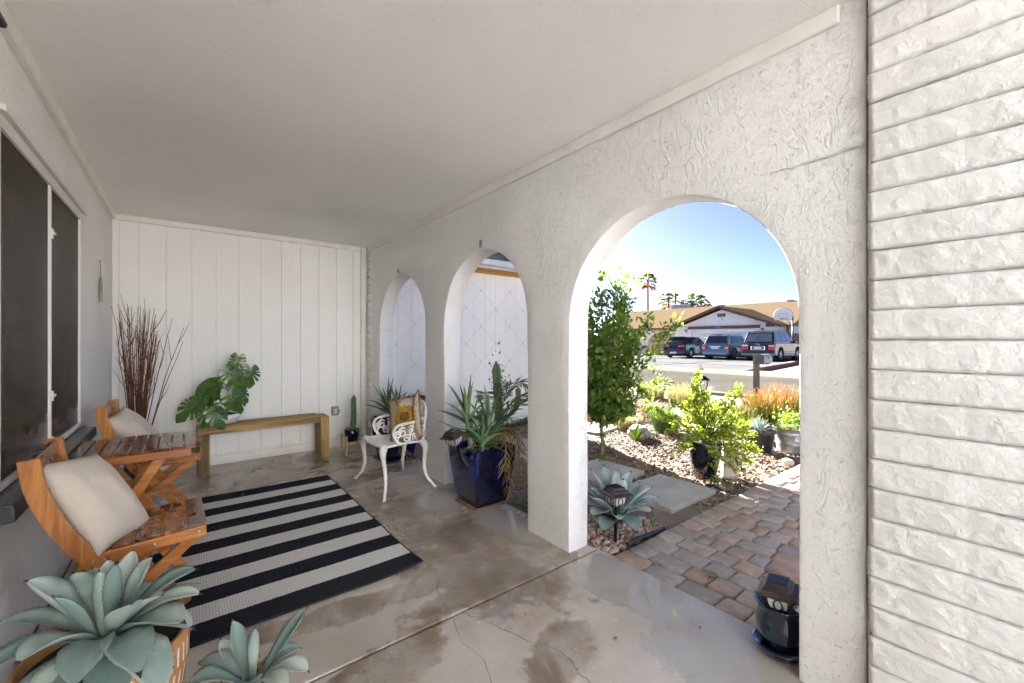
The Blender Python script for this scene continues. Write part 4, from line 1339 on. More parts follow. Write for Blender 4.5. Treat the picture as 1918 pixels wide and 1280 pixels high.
for ch in gc.children:
    ch.location = (0, 0, .03)

# square glazed pots
def blue_pot(t, rot=0, k=1.0, mat='blue_glaze', z0=.0):
    m = MB(); m.squareloft([(.135 * k, 0), (.145 * k, .012), (.172 * k, .16 * k), (.193 * k, .32 * k), (.202 * k, .42 * k), (.205 * k, .452 * k), (.198 * k, .458 * k), (.184 * k, .452 * k), (.180 * k, .40 * k)], 0, 0, rot, .16, 6)
    p = m.build('pot', mat, t, (0, 0, z0), smooth=True, bevel=0)
    md = p.modifiers.new('split', 'EDGE_SPLIT'); md.split_angle = R(40)
    m = MB(); m.squareloft([(.181 * k, .405 * k), (.10 * k, .42 * k), (.002, .424 * k)], 0, 0, rot, .16, 6, close=False); m.build('soil', 'soil', t, (0, 0, z0), smooth=True)
    return p
def aloe_rosette(root, c, n, L, w, mat='aloe', spread=(25, 80), seed=0, curl=.03):
    r = random.Random(seed)
    for i in range(n):
        az = i * 2.399 + r.uniform(-.3, .3)
        el = R(spread[0] + (spread[1] - spread[0]) * (i / max(1, n - 1)) + r.uniform(-6, 6))
        l = L * r.uniform(.75, 1.1)
        z0 = c[2] + .10 * i / n * (L / .35)
        b = (c[0] + .008 * math.cos(az), c[1] + .008 * math.sin(az), z0)
        t = (c[0] + l * math.cos(el) * math.cos(az), c[1] + l * math.cos(el) * math.sin(az), z0 + l * math.sin(el) - curl * r.random())
        leaf(b, t, w * r.uniform(.85, 1.1), curl * r.uniform(.4, 1.2), AL_W, .5, .5, 8, 4, spine=False).build('leaf', mat, root, smooth=True)
def frond(curve, L, nl, ll, mat_stem, name, parent, mat, droop=.6, width=.006, updir=(0, 0, 1), dense=1.0, twisty=.25):
    """pinnate palm frond along a list of points; leaflets as narrow blades"""
    pts = [Vector(p) for p in smooth_pts(curve, 6)]
    m = MB(); m.tube(pts, [.006 * (1 - .8 * i / (len(pts) - 1)) for i in range(len(pts))], 5)
    for i in range(nl):
        t = .15 + .85 * i / nl
        q = t * (len(pts) - 1); k = min(int(q), len(pts) - 2)
        p = pts[k].lerp(pts[k + 1], q - k); d = (pts[k + 1] - pts[k]).normalized()
        sd = d.cross(Vector(updir))
        if sd.length < .1: sd = d.cross(Vector((1, 0, 0)))
        sd.normalize()
        for s_ in (-1, 1):
            l = ll * (1 - .55 * abs(t - .45) * 1.4) * rnd.uniform(.8, 1.1)
            e = (d * .75 + sd * s_ * .8 + Vector((rnd.uniform(-twisty, twisty), rnd.uniform(-twisty, twisty), rnd.uniform(-twisty, twisty) - droop * .3))).normalized()
            tip = p + e * l + Vector((0, 0, -droop * l * .25))
            mid = p + e * l * .5
            nn = e.cross(Vector((rnd.uniform(-1, 1), rnd.uniform(-1, 1), .6))).normalized() * width
            m.add([p, mid + nn, tip, mid - nn], [(0, 1, 2), (0, 2, 3)])
    return m.build(name, mat, parent)

NP = thing('potted_aloe', 'square cobalt blue pot of tall aloe and palm in the middle arch', 'potted plant', (1.885, 2.80, 0))
blue_pot(NP, R(2))
m = MB(); m.squareloft([(.155, -.012), (.165, .002), (.165, .018), (.15, .02)], 0, 0, R(2), .2, 6); m.build('saucer', 'saucer_brown', NP, smooth=True)
for (c, n, L, sd, w) in (((-.10, .06, .62), 11, .34, 1, .040), ((-.09, .04, .50), 6, .30, 4, .038), ((.02, -.06, .52), 12, .32, 2, .040), ((-.05, -.08, .46), 9, .24, 3, .036)):
    aloe_rosette(NP, c, n, L, w, 'aloe', (12, 82), sd, .03)
    m = MB(); m.tube([(c[0] * .8, c[1] * .8, .40), (c[0], c[1], c[2] + .05)], [.016, .02], 8); m.build('stem', 'grey_wood', NP, smooth=True)
for k in range(9):
    a = rnd.uniform(3.4, 5.9); l = rnd.uniform(.2, .38)
    leaf((.04 * math.cos(a), .04 * math.sin(a), .44), (l * math.cos(a), l * math.sin(a), .44 + rnd.uniform(-.03, .06)), .03, .03, AL_W, .4, .4, 8, 4, spine=False).build('leaf', 'aloe', NP, smooth=True)
pc = Vector((.12, .02, .50))
m = MB(); m.lathe([(.03, .40), (.05, .45), (.055, .52), (.03, .58)], 12, .12, .02); m.build('palm_heart', 'dry_frond', NP, smooth=True)
for (dx, dy, dz) in ((.55, -.15, .30), (.62, .10, .28), (.40, .35, .38), (.48, -.28, .12), (.30, -.10, .42), (.62, -.02, .10), (.25, .50, .30), (.50, .25, .05), (.20, -.32, .33)):
    frond([pc, pc + Vector((dx * .35, dy * .35, dz * .75)), pc + Vector((dx * .75, dy * .75, dz * 1.05)), pc + Vector((dx * 1.05, dy * 1.05, dz * .75))], 1, 26, .17, None, 'palm_frond', NP, 'palm_frond', .3)
for (dx, dy, z1, z2) in ((-.03, -.26, .28, .10), (.12, -.25, .24, .14), (.17, -.27, .30, .05), (.0, -.24, .33, .20), (.22, -.22, .28, .12)):
    frond([pc, pc + Vector((dx * .5, dy * .7, .06)), Vector((.12 + dx * .9 - .06, dy * 1.02, z1)), Vector((.1 + dx, dy * 1.05, z2))], 1, 18, .10, None, 'dry_frond', NP, 'dry_frond', 1.2)
frond([(-.06, .0, .46), (-.10, .06, .54), (-.17, .09, .53), (-.22, .12, .47)], 1, 10, .07, None, 'dry_frond', NP, 'dry_frond', .8)
# solar path lights
def path_light(name, label, loc, rot, H, k=1.0, stake=True, group='solar path lights'):
    t = thing(name, label, 'garden light', loc, 0, group); t.rotation_euler = rot
    m = MB(); m.squareloft([(.072 * k, 0), (.080 * k, .004), (.080 * k, .012), (.060 * k, .022), (.058 * k, .030), (.046 * k, .040), (.044 * k, .050)], 0, 0, 0, .08, 4)
    m.build('cap', 'bronze', t, (0, 0, H - .05))
    MB().box(-.034 * k, .034 * k, -.034 * k, .034 * k, H + .0005, H + .002).build('solar_panel', 'solar', t)
    m = MB(); m.squareloft([(.018 * k, H - .125), (.046 * k, H - .10), (.050 * k, H - .052)], 0, 0, 0, .15, 4); m.build('lens', 'frosted', t)
    for s_ in range(4):
        a = s_ * math.pi / 2
        c, n = math.cos(a), math.sin(a)
        def pt(u, v, o=.054): return (c * o * k - n * u, n * o * k + c * u, v)
        m = MB()
        for s2 in (-1, 1):
            m.tube([pt(s2 * .044 * k, H - .05), pt(s2 * .042 * k, H - .09, .05), pt(s2 * .022 * k, H - .12, .03), pt(0, H - .135, .012)], .0042 * k, 6)
        m.tube([pt(.017 * k * math.cos(q * math.pi / 8), H - .083 + .024 * k * math.sin(q * math.pi / 8), .051) for q in range(17)], .0032 * k, 6)
        m.build('cage', 'bronze', t, smooth=True)
    if stake:
        m = MB(); m.lathe([(.010, -.02), (.011, H - .15), (.016, H - .13), (.022, H - .12)], 12); m.build('stake', 'black_metal', t, smooth=True)
    return t
path_light('solar_light', 'bronze solar path light in front of the ground agave', (2.205, 1.727, -.03), (0, 0, R(-14)), .37)
path_light('solar_light', 'bronze solar light leaning in the blue pot in the middle arch', (1.70, 2.86, .36), (R(-4), R(-14), R(20)), .235, .95)

P2 = thing('potted_aloe', 'square cobalt blue pot of spiky aloe behind the white iron chair', 'potted plant', (1.83, 4.42, 0))
blue_pot(P2, R(4), 1.0)
m = MB(); m.squareloft([(.17, -.008), (.185, .004), (.185, .016), (.15, .02)], 0, 0, R(4), .2, 6); m.build('saucer', 'sill', P2, smooth=True)
for (c, n, L, sd, w) in (((-.04, .12, .48), 12, .34, 11, .036), ((-.02, -.02, .46), 11, .28, 12, .034), ((.05, .05, .47), 9, .30, 13, .034)):
    aloe_rosette(P2, c, n, L, w, 'aloe', (12, 80), sd, .03)
for k in range(4):
    b = Vector((.02, -.04, .44)); dx, dy = (.22, -.55) if k == 0 else (rnd.uniform(.1, .4), rnd.uniform(-.6, -.2))
    frond([b, b + Vector((dx * .3, dy * .3, .16)), b + Vector((dx * .7, dy * .7, .26)), b + Vector((dx, dy, .24))], 1, 20, .16, None, 'palm_frond', P2, 'palm_frond' if k % 2 else 'dry_frond', .3)
for k in range(4):
    frond([(.05, -.14, .42), (.0, -.2, .40), (-.04, -.26, .2), (-.05 + k * .06, -.34 - k * .04, .03)], 1, 12, .09, None, 'dry_frond', P2, 'dry_frond', .8)

# cactus in a small blue pot on a wooden stand
ps = thing('plant_stand', 'little pale wooden stand holding the cactus pot', 'plant stand', (1.52, 4.93, 0))
for (x, y) in ((-.085, -.085), (.085, -.085), (-.085, .085), (.085, .085)):
    MB().box(x - .011, x + .011, y - .011, y + .011, 0, .215).build('leg', 'stand_wood', ps, bevel=.003)
MB().box(-.075, .075, -.009, .009, .118, .140).build('brace', 'stand_wood', ps, rot=(0, 0, R(45)), bevel=.002)
MB().box(-.075, .075, -.009, .009, .1175, .1395).build('brace', 'stand_wood', ps, rot=(0, 0, R(-45)), bevel=.002)
cp = thing('potted_cactus', 'single cactus column in a small blue pot on the wooden stand', 'cactus', (1.52, 4.93, .141))
m = MB(); m.lathe([(.062, 0), (.070, .01), (.078, .10), (.080, .135), (.074, .137), (.070, .12)], 28); m.build('pot', 'blue_glaze', cp, smooth=True)
dish_soil(cp, .071, .118, n=20)
m = MB(); vs = []; fs = []
n = 20
for i in range(19):
    t = i / 18; z = .11 + t * .41; r_ = .027 * (1 - .25 * t) * (1 if t < .93 else (1 - t) / .07 * .8 + .15)
    for k in range(n):
        a = 2 * math.pi * k / n
        q = r_ * (1 + .32 * math.cos(5 * a)) * (1 + .05 * math.sin(z * 70))
        vs.append((q * math.cos(a) + .035 * t + .01 * math.sin(t * 5), q * math.sin(a), z))
for i in range(18):
    for k in range(n):
        fs.append((i * n + k, i * n + (k + 1) % n, (i + 1) * n + (k + 1) % n, (i + 1) * n + k))
m.add(vs, fs); m.build('column', 'cactus', cp, smooth=True)
m = MB(); m.tube([(-.045, .0, .11), (-.05, 0, .15), (-.05, 0, .18)], [.014, .016, .006], 8); m.build('offset', 'cactus', cp, smooth=True)

# monstera on the bench
mo = thing('potted_monstera', 'monstera with glossy split leaves in a white bowl on the bench', 'potted plant', (.30, 5.03, .469))
m = MB(); m.lathe([(.085, 0), (.115, .01), (.155, .06), (.165, .10), (.157, .101), (.150, .085)], 36); m.build('bowl', 'pvc', mo, smooth=True)
dish_soil(mo, .151, .085)
def monstera_leaf(name, size, slits, seed, parent, tip, normal, axis):
    """heart-shaped blade; slits cut between lobes; axis: direction from petiole to leaf tip"""
    r = random.Random(seed); pts = []
    cuts = []
    if slits:
        for s_ in (-1, 1):
            for k in range(slits): cuts.append((s_ * (0.42 + k * (1.80 / slits) + r.uniform(-.08, .08)), r.uniform(.34, .5), r.uniform(.055, .085)))
    N_ = 150
    for i in range(N_):
        a = -math.pi + 2 * math.pi * i / N_
        # heart: round lobes behind the petiole, a drawn-out tip in front
        rr = size * (.66 + .10 * math.cos(a) + .10 * math.cos(2 * a))
        rr += size * .30 * max(0, 1 - abs(a) / .55) ** 1.6
        rr *= 1 - .80 * max(0, 1 - (math.pi - abs(a)) / .42) ** 1.2
        for (c, dp, wd_) in cuts:
            q = abs(a - c)
            if q < wd_: rr *= dp + (1 - dp) * (q / wd_) ** 2.2 * .55
        pts.append((rr * math.cos(a) + size * .16, rr * math.sin(a) * 1.02))
    vs = [(size * .10, 0, 0)]; rings = 4
    for g in range(1, rings + 1):
        for (x, y) in pts:
            f = g / rings
            px, py = size * .10 + (x - size * .10) * f, y * f
            z = -.10 * size * (py / size) ** 2 * 2.0 - .20 * size * max(0, px / size) ** 2 + .05 * size * abs(py / size) + .012 * size * math.sin(px / size * 16)
            vs.append((px, py, z))
    fs = [(0, 1 + i, 1 + (i + 1) % N_) for i in range(N_)]
    for g in range(rings - 1):
        for i in range(N_):
            a = 1 + g * N_ + i; b = 1 + g * N_ + (i + 1) % N_
            fs.append((a, a + N_, b + N_, b))
    m = MB(); m.add(vs, fs)
    x = Vector(axis).normalized(); z = Vector(normal).normalized(); z = (z - x * z.dot(x)).normalized(); y = z.cross(x)
    M4 = Matrix((x, y, z)).transposed().to_4x4(); M4.translation = Vector(tip)
    o = m.build(name, 'monstera', parent, smooth=True); o.matrix_local = M4
    rib = MB(); rib.tube([(0, 0, .002), (size * .4, 0, -.03 * size), (size * .9, 0, -.20 * size * .81 + .004)], [.003, .0025, .001], 5)
    rib.build('midrib', 'monstera_rib', o, smooth=True)
    return o
VN = Vector((-.1, -1, .25))
ML = [  # petiole end (local to bowl), size, slits, axis, normal
    ((.126, -.05, .645), .13, 4, (-.2, -.15, -1), (-.1, -1, .2)),
    ((.237, -.03, .52), .145, 4, (-.03, -.1, -1), (.12, -1, .2)),
    ((.038, -.10, .515), .16, 0, (.75, -.1, -.85), (-.1, -1, .35)),
    ((-.057, -.13, .37), .105, 0, (-.15, -.1, -1), (-.25, -1, .25)),
    ((.046, -.17, .315), .15, 0, (.35, -.1, -1), (.05, -1, .25)),
    ((-.10, -.10, .40), .15, 0, (-.7, -.1, -.8), (-.4, -.8, .5)),
    ((-.11, -.08, .38), .12, 0, (-.8, -.1, -.6), (-.3, -.8, .6)),
    ((-.05, -.06, .42), .13, 0, (-.8, 0, -.3), (-.2, -.7, .7)),
    ((-.17, -.13, .28), .12, 0, (-.6, -.2, -.9), (-.3, -.9, .4)),
    ((-.21, -.16, .235), .165, 4, (-.8, -.15, -.75), (-.1, -.9, .45)),
    ((-.085, -.21, .15), .15, 3, (.5, -.25, -.9), (.1, -1, .3)),
    ((-.14, -.19, .16), .12, 3, (-.1, -.25, -1), (-.2, -1, .2)),
    ((.116, -.11, .245), .12, 3, (.3, -.1, -1), (.4, -1, .2)),
    ((.141, -.08, .32), .11, 3, (.6, -.1, -.9), (.5, -.9, .3)),
    ((.10, -.02, .40), .13, 0, (.6, .1, -.6), (.2, -.8, .5)),
    ((-.02, -.12, .22), .12, 0, (.1, -.2, -1), (0, -1, .2)),
    ((-.04, -.02, .30), .13, 0, (-.4, -.1, -.8), (-.2, -1, .4)),
    ((.16, -.02, .44), .11, 3, (.2, -.1, -1), (.2, -1, .2)),
]
for i, (p, s_, sl, ax, nm) in enumerate(ML):
    monstera_leaf('leaf', s_, sl, i, mo, p, nm, ax)
    b = (rnd.uniform(-.05, .05), rnd.uniform(-.04, .04), .10)
    m = MB(); m.tube([tuple(q) for q in smooth_pts([b, (b[0] * .4 + p[0] * .5, b[1] * .4 + p[1] * .5 + .02, p[2] * .6 + .05), p], 5)], .0038, 6); m.build('petiole', 'monstera_stem', mo, smooth=True)

# ------------------------------------------------------------------ white cast iron chair and its cushion
ic = thing('iron_chair', 'white cast iron garden chair with pierced scrollwork by the arches', 'chair', (1.50, 3.63, 0))
def spiral(c, r, turns, a0, e1, e2, sgn=1, n=16):
    out = []
    for i in range(n + 1):
        t = i / n; q = r * (1 - .82 * t); a = a0 + sgn * turns * 2 * math.pi * t
        out.append(Vector(c) + Vector(e1) * (q * math.cos(a)) + Vector(e2) * (q * math.sin(a)))
    return out
# seat: pierced plate
m = MB(); nu, nv = 24, 24; vs = []; keep = []
def seat_pt(u, v):
    x = -.205 + .40 * u
    hw = .235 - .05 * u - .02 * math.sin(u * 3.1) ** 8
    x += -.022 * (1 - (2 * v - 1) ** 2) * (1 - u) * 1.0
    return x, (2 * v - 1) * hw
for i in range(nu + 1):
    for j in range(nv + 1):
        x, y = seat_pt(i / nu, j / nv); vs.append((x, y, .402 - .012 * math.exp(-((i / nu - .5) ** 2 + (j / nv - .5) ** 2) * 9)))
def hole(i, j):
    if i < 2 or j < 2 or i > nu - 3 or j > nv - 3: return False
    a = math.sin(i * 1.3 + j * .35) * math.sin(j * 1.22 - i * .4)
    return a > .42
fs = []
for i in range(nu):
    for j in range(nv):
        if not hole(i, j): a = i * (nv + 1) + j; fs.append((a, a + 1, a + nv + 2, a + nv + 1))
m.add(vs, fs); seat = m.build('seat', 'iron', ic)
md = seat.modifiers.new('thick', 'SOLIDIFY'); md.thickness = .011
rim = [seat_pt(0, v / 12) for v in range(13)] + [seat_pt(u / 10, 1) for u in range(1, 11)] + [seat_pt(1, 1 - v / 12) for v in range(1, 13)] + [seat_pt(1 - u / 10, 0) for u in range(1, 11)]
MB().tube([(x, y, .397) for x, y in rim], .0105, 7, False).build('seat_rim', 'iron', ic, smooth=True)
for (sx, sy, fx, fy) in ((-.175, -.205, -.235, -.355), (-.175, .205, -.235, .345), (.165, -.18, .235, -.29), (.165, .18, .225, .345)):
    ox, oy = (-1 if sx < 0 else 1), (-1 if sy < 0 else 1)
    p = smooth_pts([(sx, sy, .40), (sx + ox * .028, sy + oy * .03, .355), (sx + ox * .022, sy + oy * .035, .28), (sx + ox * .012, sy + oy * .045, .18), (sx * .6 + fx * .4, sy * .45 + fy * .55, .09), (fx * .9 + sx * .1, fy * .9 + sy * .1, .03), (fx, fy, .010)], 4)
    n = len(p); rr = [float(np.interp(i / (n - 1), (0, .12, .3, .5, .85, 1), (.03, .032, .019, .0155, .012, .014))) for i in range(n)]
    lg = MB(); lg.tube(p, rr, 9)
    lg.tube([(fx - ox * .004, fy - oy * .004, .008), (fx + ox * .018, fy + oy * .022, .007)], [.013, .008], 8)
    leg = lg.build('leg', 'iron', ic, smooth=True)
    for q in range(3):
        sp = spiral((sx + ox * .03, sy + oy * (.02 + .012 * q), .37 - .035 * q), .022 - .004 * q, 1.2, q, (0.7 * oy, -.7 * ox, 0), (0, 0, 1), 1, 10)
        MB().tube(sp, [.0095] * len(sp), 6).build('scroll', 'iron', leg, smooth=True)
# back
def back_pt(u, v):       # u across -1..1, v up 0..1
    z = .40 + .335 * v
    return Vector((.185 + .05 * v - .035 * u * u * (1 - .3 * v), u * (.205 + .02 * math.sin(v * 2.4)), z))
bf = []
for i in range(25):
    a = math.pi * i / 24
    u = math.cos(a); v = .52 + .48 * math.sin(a) ** .8
    bf.append(back_pt(u * 1.05, v))
bf = [back_pt(1.02, 0), back_pt(1.05, .25)] + bf + [back_pt(-1.05, .25), back_pt(-1.02, 0)]
bk = MB(); bk.tube(bf, .0125, 8); back = bk.build('back_frame', 'iron', ic, smooth=True)
def back_scroll(u, v, r, turns, a0, sgn):
    c = back_pt(u, v); e1 = (back_pt(u + .05, v) - back_pt(u - .05, v)).normalized(); e2 = (back_pt(u, v + .05) - back_pt(u, v - .05)).normalized()
    sp = spiral(c, r, turns, a0, e1, e2, sgn); MB().tube(sp, [.0098] * len(sp), 6, flat=.7).build('scroll', 'iron', back, smooth=True)
for s_ in (-1, 1):
    for (u, v, r, a0) in ((.30, .80, .050, 0), (.72, .70, .050, 1.5), (.34, .48, .055, 3), (.78, .36, .050, 4), (.30, .18, .05, 2), (.72, .10, .035, 1)):
        back_scroll(s_ * u, v, r, 1.5, a0 if s_ > 0 else math.pi - a0, s_)
MB().tube([back_pt(0, .02), back_pt(0, .35), back_pt(0, .70), back_pt(0, .98)], .008, 6).build('splat', 'iron', back, smooth=True)
for s_ in (-1, 1):
    def arm_pt(u, v): return Vector((.195 - .30 * u, s_ * (.222 + .016 * math.sin(u * 2.2)), .40 + v))
    outl = smooth_pts([arm_pt(-.02, .22), arm_pt(.25, .185), arm_pt(.6, .175), arm_pt(.88, .165), arm_pt(1.02, .12), arm_pt(.98, .06), arm_pt(.88, .02), arm_pt(.80, .0)], 4)
    arm = MB().tube(outl, .0115, 8).build('arm', 'iron', ic, smooth=True)
    for (u, v, r, a0, sg) in ((.20, .10, .048, 0, 1), (.48, .105, .046, 2.2, -1), (.76, .10, .044, 1.0, 1), (.34, .045, .036, 4, -1), (.62, .045, .036, .5, 1), (.90, .085, .034, 3, -1), (.12, .035, .03, 1, 1)):
        sp = spiral(arm_pt(u, v), r, 1.4, a0, (1, 0, 0), (0, 0, 1), sg); MB().tube(sp, [.0102] * len(sp), 6, flat=.75).build('scroll', 'iron', arm, smooth=True)
    for (u0, u1) in ((.08, .30), (.55, .42), (.92, .75)):
        sp = smooth_pts([arm_pt(u0, .005), arm_pt((u0 + u1) / 2 + .03, .07), arm_pt(u1, .165)], 4); MB().tube(sp, .0075, 6).build('scroll', 'iron', arm, smooth=True)
p3 = pillow('cushion', .36, .41, .19, 'sunflower', 21, 26, 26, .07, .03)
# fold the right side of the pillow forward
for v in p3.data.vertices:
    if v.co.x > .07:
        t = v.co.x - .07; v.co.y -= t * .75; v.co.x = .07 + t * .62
orient(p3, (1.592, 3.535, .590), (-.74, -.62, .38), R(-14))
tag(p3, 'fringed beige cushion with a yellow sunflower on the white iron chair', 'cushion')
m = MB(); 
E2 = []
for k in range(720):
    s_ = k / 180; q = int(s_); t = (s_ - q) * 2 - 1
    w = .18; w2 = .21
    pin = 1 - .07 * (1 - t * t)
    x, z = ((t * w, w2 * pin), (w * pin, -t * w2), (-t * w, -w2 * pin), (-w * pin, t * w2))[q]
    nx_, nz_ = ((0, 1), (1, 0), (0, -1), (-1, 0))[q]
    y = 0.0
    if x > .07: tt = x - .07; y -= tt * .75; x = .07 + tt * .62
    l = rnd.uniform(.008, .020)
    e = Vector((nx_ + rnd.uniform(-.5, .5), rnd.uniform(-.5, .5), nz_ + rnd.uniform(-.5, .5))).normalized()
    b = Vector((x, y, z)); sd = e.cross(Vector((rnd.random(), rnd.random(), rnd.random()))).normalized() * .0024
    m.add([b - e * .006 - sd, b - e * .006 + sd, b + e * l + sd, b + e * l - sd], [(0, 1, 2, 3)])
fr_ = m.build('fringe', 'fringe', p3); fr_['kind'] = 'stuff'

# small teal pot with a solar light, against the right pier
sp_ = thing('teal_pot', 'round teal glazed pot with saucer by the right pier', 'pot', (1.945, .682, 0))
m = MB(); m.lathe([(.055, .018), (.066, .025), (.086, .08), (.090, .13), (.082, .165), (.084, .185), (.094, .20), (.092, .207), (.082, .20), (.074, .17)], 40); m.build('body', 'teal_glaze', sp_, smooth=True)
m = MB(); m.lathe([(.070, 0), (.082, .004), (.098, .030), (.100, .036), (.094, .035), (.075, .012)], 40); m.build('saucer', 'teal_glaze', sp_, smooth=True)
m = MB(); m.lathe([(.078, .165), (.05, .172), (.002, .175)], 24, close=False); m.build('soil', 'soil', sp_)
path_light('solar_light', 'bronze solar light set in the small teal pot by the right pier', (1.94, .672, .10), (R(-4), R(-6), R(12)), .205, .86)

# debris on the slab
for (x, y) in ((1.35, 2.55), (1.42, 2.25), (.9, 2.6), (1.5, 1.95), (1.0, 3.5), (.42, 4.72), (1.25, 1.5), (.75, 1.98), (1.62, 2.45), (1.45, 1.15), (1.7, 1.05), (1.8, .95), (.65, 4.35), (1.15, 3.95), (1.3, 1.35), (.55, 1.62), (.5, 1.66)):
    V, F = scatter(LEAF_V, LEAF_T, [(x, y, .004)], frames(np.array([[rnd.uniform(-1, 1), rnd.uniform(-1, 1), .05]]), np.array([[0, 0, 1.]]), [rnd.uniform(.014, .034)]))
    V[:, 2] = np.abs(V[:, 2] - .004) * 1.5 + .002
    tag(np_mesh('fallen_leaf', V, F, 'litter'), 'tiny dry leaf lying on the wet porch concrete', 'leaf', 'dry leaves on the porch floor')
al = leaf((1.83, 3.11, .03), (1.845, 3.16, .085), .045, .0, AL_W, .4, .5, 8, 4, spine=False)
o = al.build('aloe_offcut', 'weed', smooth=True); tag(o, 'fallen green aloe piece beside the blue pot in the middle arch', 'leaf')

# ------------------------------------------------------------------ gravel, pebbles, litter
def in_rect(x, y, r): return (x > r[0]) & (x < r[1]) & (y > r[2]) & (y < r[3])
def gravel(name, n, xr, yr, size, mat, label, cat, avoid=(), zc=GZ + .004, flat=.6):
    x = nrs.uniform(*xr, n); y = nrs.uniform(*yr, n)
    k = np.ones(n, bool)
    for a in avoid: k &= ~in_rect(x, y, a)
    x, y = x[k], y[k]; n = len(x)
    s_ = nrs.uniform(size[0], size[1], n) * nrs.uniform(.7, 1.3, n)
    Rm = rand_rot(n)
    sq = np.stack([nrs.uniform(.8, 1.3, n), nrs.uniform(.6, 1.0, n), nrs.uniform(.4, .8, n)], 1)
    M_ = Rm * (sq * s_[:, None])[:, None, :]
    M_[:, 2, :] *= flat
    V, F = scatter(ICO_V, ICO_T, np.stack([x, y, zc + s_ * .25 * nrs.uniform(.6, 1.6, n)], 1), M_)
    V += nrs.normal(0, 1, V.shape) * np.repeat(s_, len(ICO_V))[:, None] * .07
    return tag(np_mesh(name, V, F, mat, smooth=False), label, cat, kind='stuff')
slabs = ((2.93, 3.67, 1.76, 2.35), (2.96, 3.62, 2.44, 3.06), (2.93, 3.60, 3.16, 3.80), (2.96, 3.6, 3.9, 4.54), (4.5, 5.35, 3.9, 4.55))
gravel('gravel', 15000, (3.3, 8.6), (1.66, 6.6), (.010, .021), 'chips', 'loose tan and brown landscape gravel', 'gravel', slabs)
gravel('gravel_fine', 6000, (2.03, 4.2), (1.64, 5.2), (.004, .009), 'chips', 'fine gravel around the stepping slabs', 'gravel', slabs)
gravel('river_pebbles', 1500, (2.03, 2.66), (1.655, 2.3), (.013, .024), 'pebbles', 'rounded reddish pebbles around the ground agave', 'pebbles', ((2.45, 2.7, 1.9, 2.4),), GZ + .012, .8)
n = 2600
x = nrs.uniform(3.5, 5.4, n); y = nrs.uniform(1.66, 3.6, n)
V, F = scatter(LEAF_V, LEAF_T, np.stack([x, y, np.full(n, GZ + .022) + nrs.uniform(0, .012, n)], 1), frames(nrs.normal(0, 1, (n, 3)) * [1, 1, .25], nrs.normal(0, .35, (n, 3)) + [0, 0, 1], nrs.uniform(.018, .04, n)))
tag(np_mesh('leaf_litter', V, F, 'litter'), 'dry brown leaf litter strewn over the gravel', 'leaf litter', kind='stuff')
for (x, y, sx, rz) in ((5.10, 1.78, .10, .4), (6.2, 3.9, .16, 1.0)):
    pass
def rock(name, loc, size, seed, label, mat='rock', rz=0):
    bm = bmesh.new(); bmesh.ops.create_icosphere(bm, subdivisions=3, radius=1)
    for v in bm.verts:
        p = v.co.copy(); d = 1 + .25 * nz(p.x * 1.3, p.y * 1.3, p.z * 1.3 + seed) + .08 * nz(p.x * 4, p.y * 4, p.z * 4 + seed)
        q = Vector((max(-.8, min(.8, p.x)), max(-.8, min(.8, p.y)), max(-.75, min(.7, p.z))))
        v.co = Vector((q.x * size[0] * d, q.y * size[1] * d, q.z * size[2] * d))
    me = bpy.data.meshes.new(name); bm.to_mesh(me); bm.free(); me.materials.append(MAT[mat])
    me.polygons.foreach_set('use_smooth', [True] * len(me.polygons))
    return tag(link(name, me, None, loc, (0, 0, rz)), label, 'rock')
rock('rock', (4.90, 3.45, .03), (.17, .15, .12), 3, 'pale angular boulder beside the yellow edged agave')
rock('rock', (5.10, 1.72, -.02), (.085, .06, .05), 8, 'small brown stone on the gravel near the galvanised bucket', 'cream_stone', .5)
rock('rock', (5.6, 4.9, .0), (.12, .10, .07), 12, 'low grey stone in the planting behind the stepping slabs')

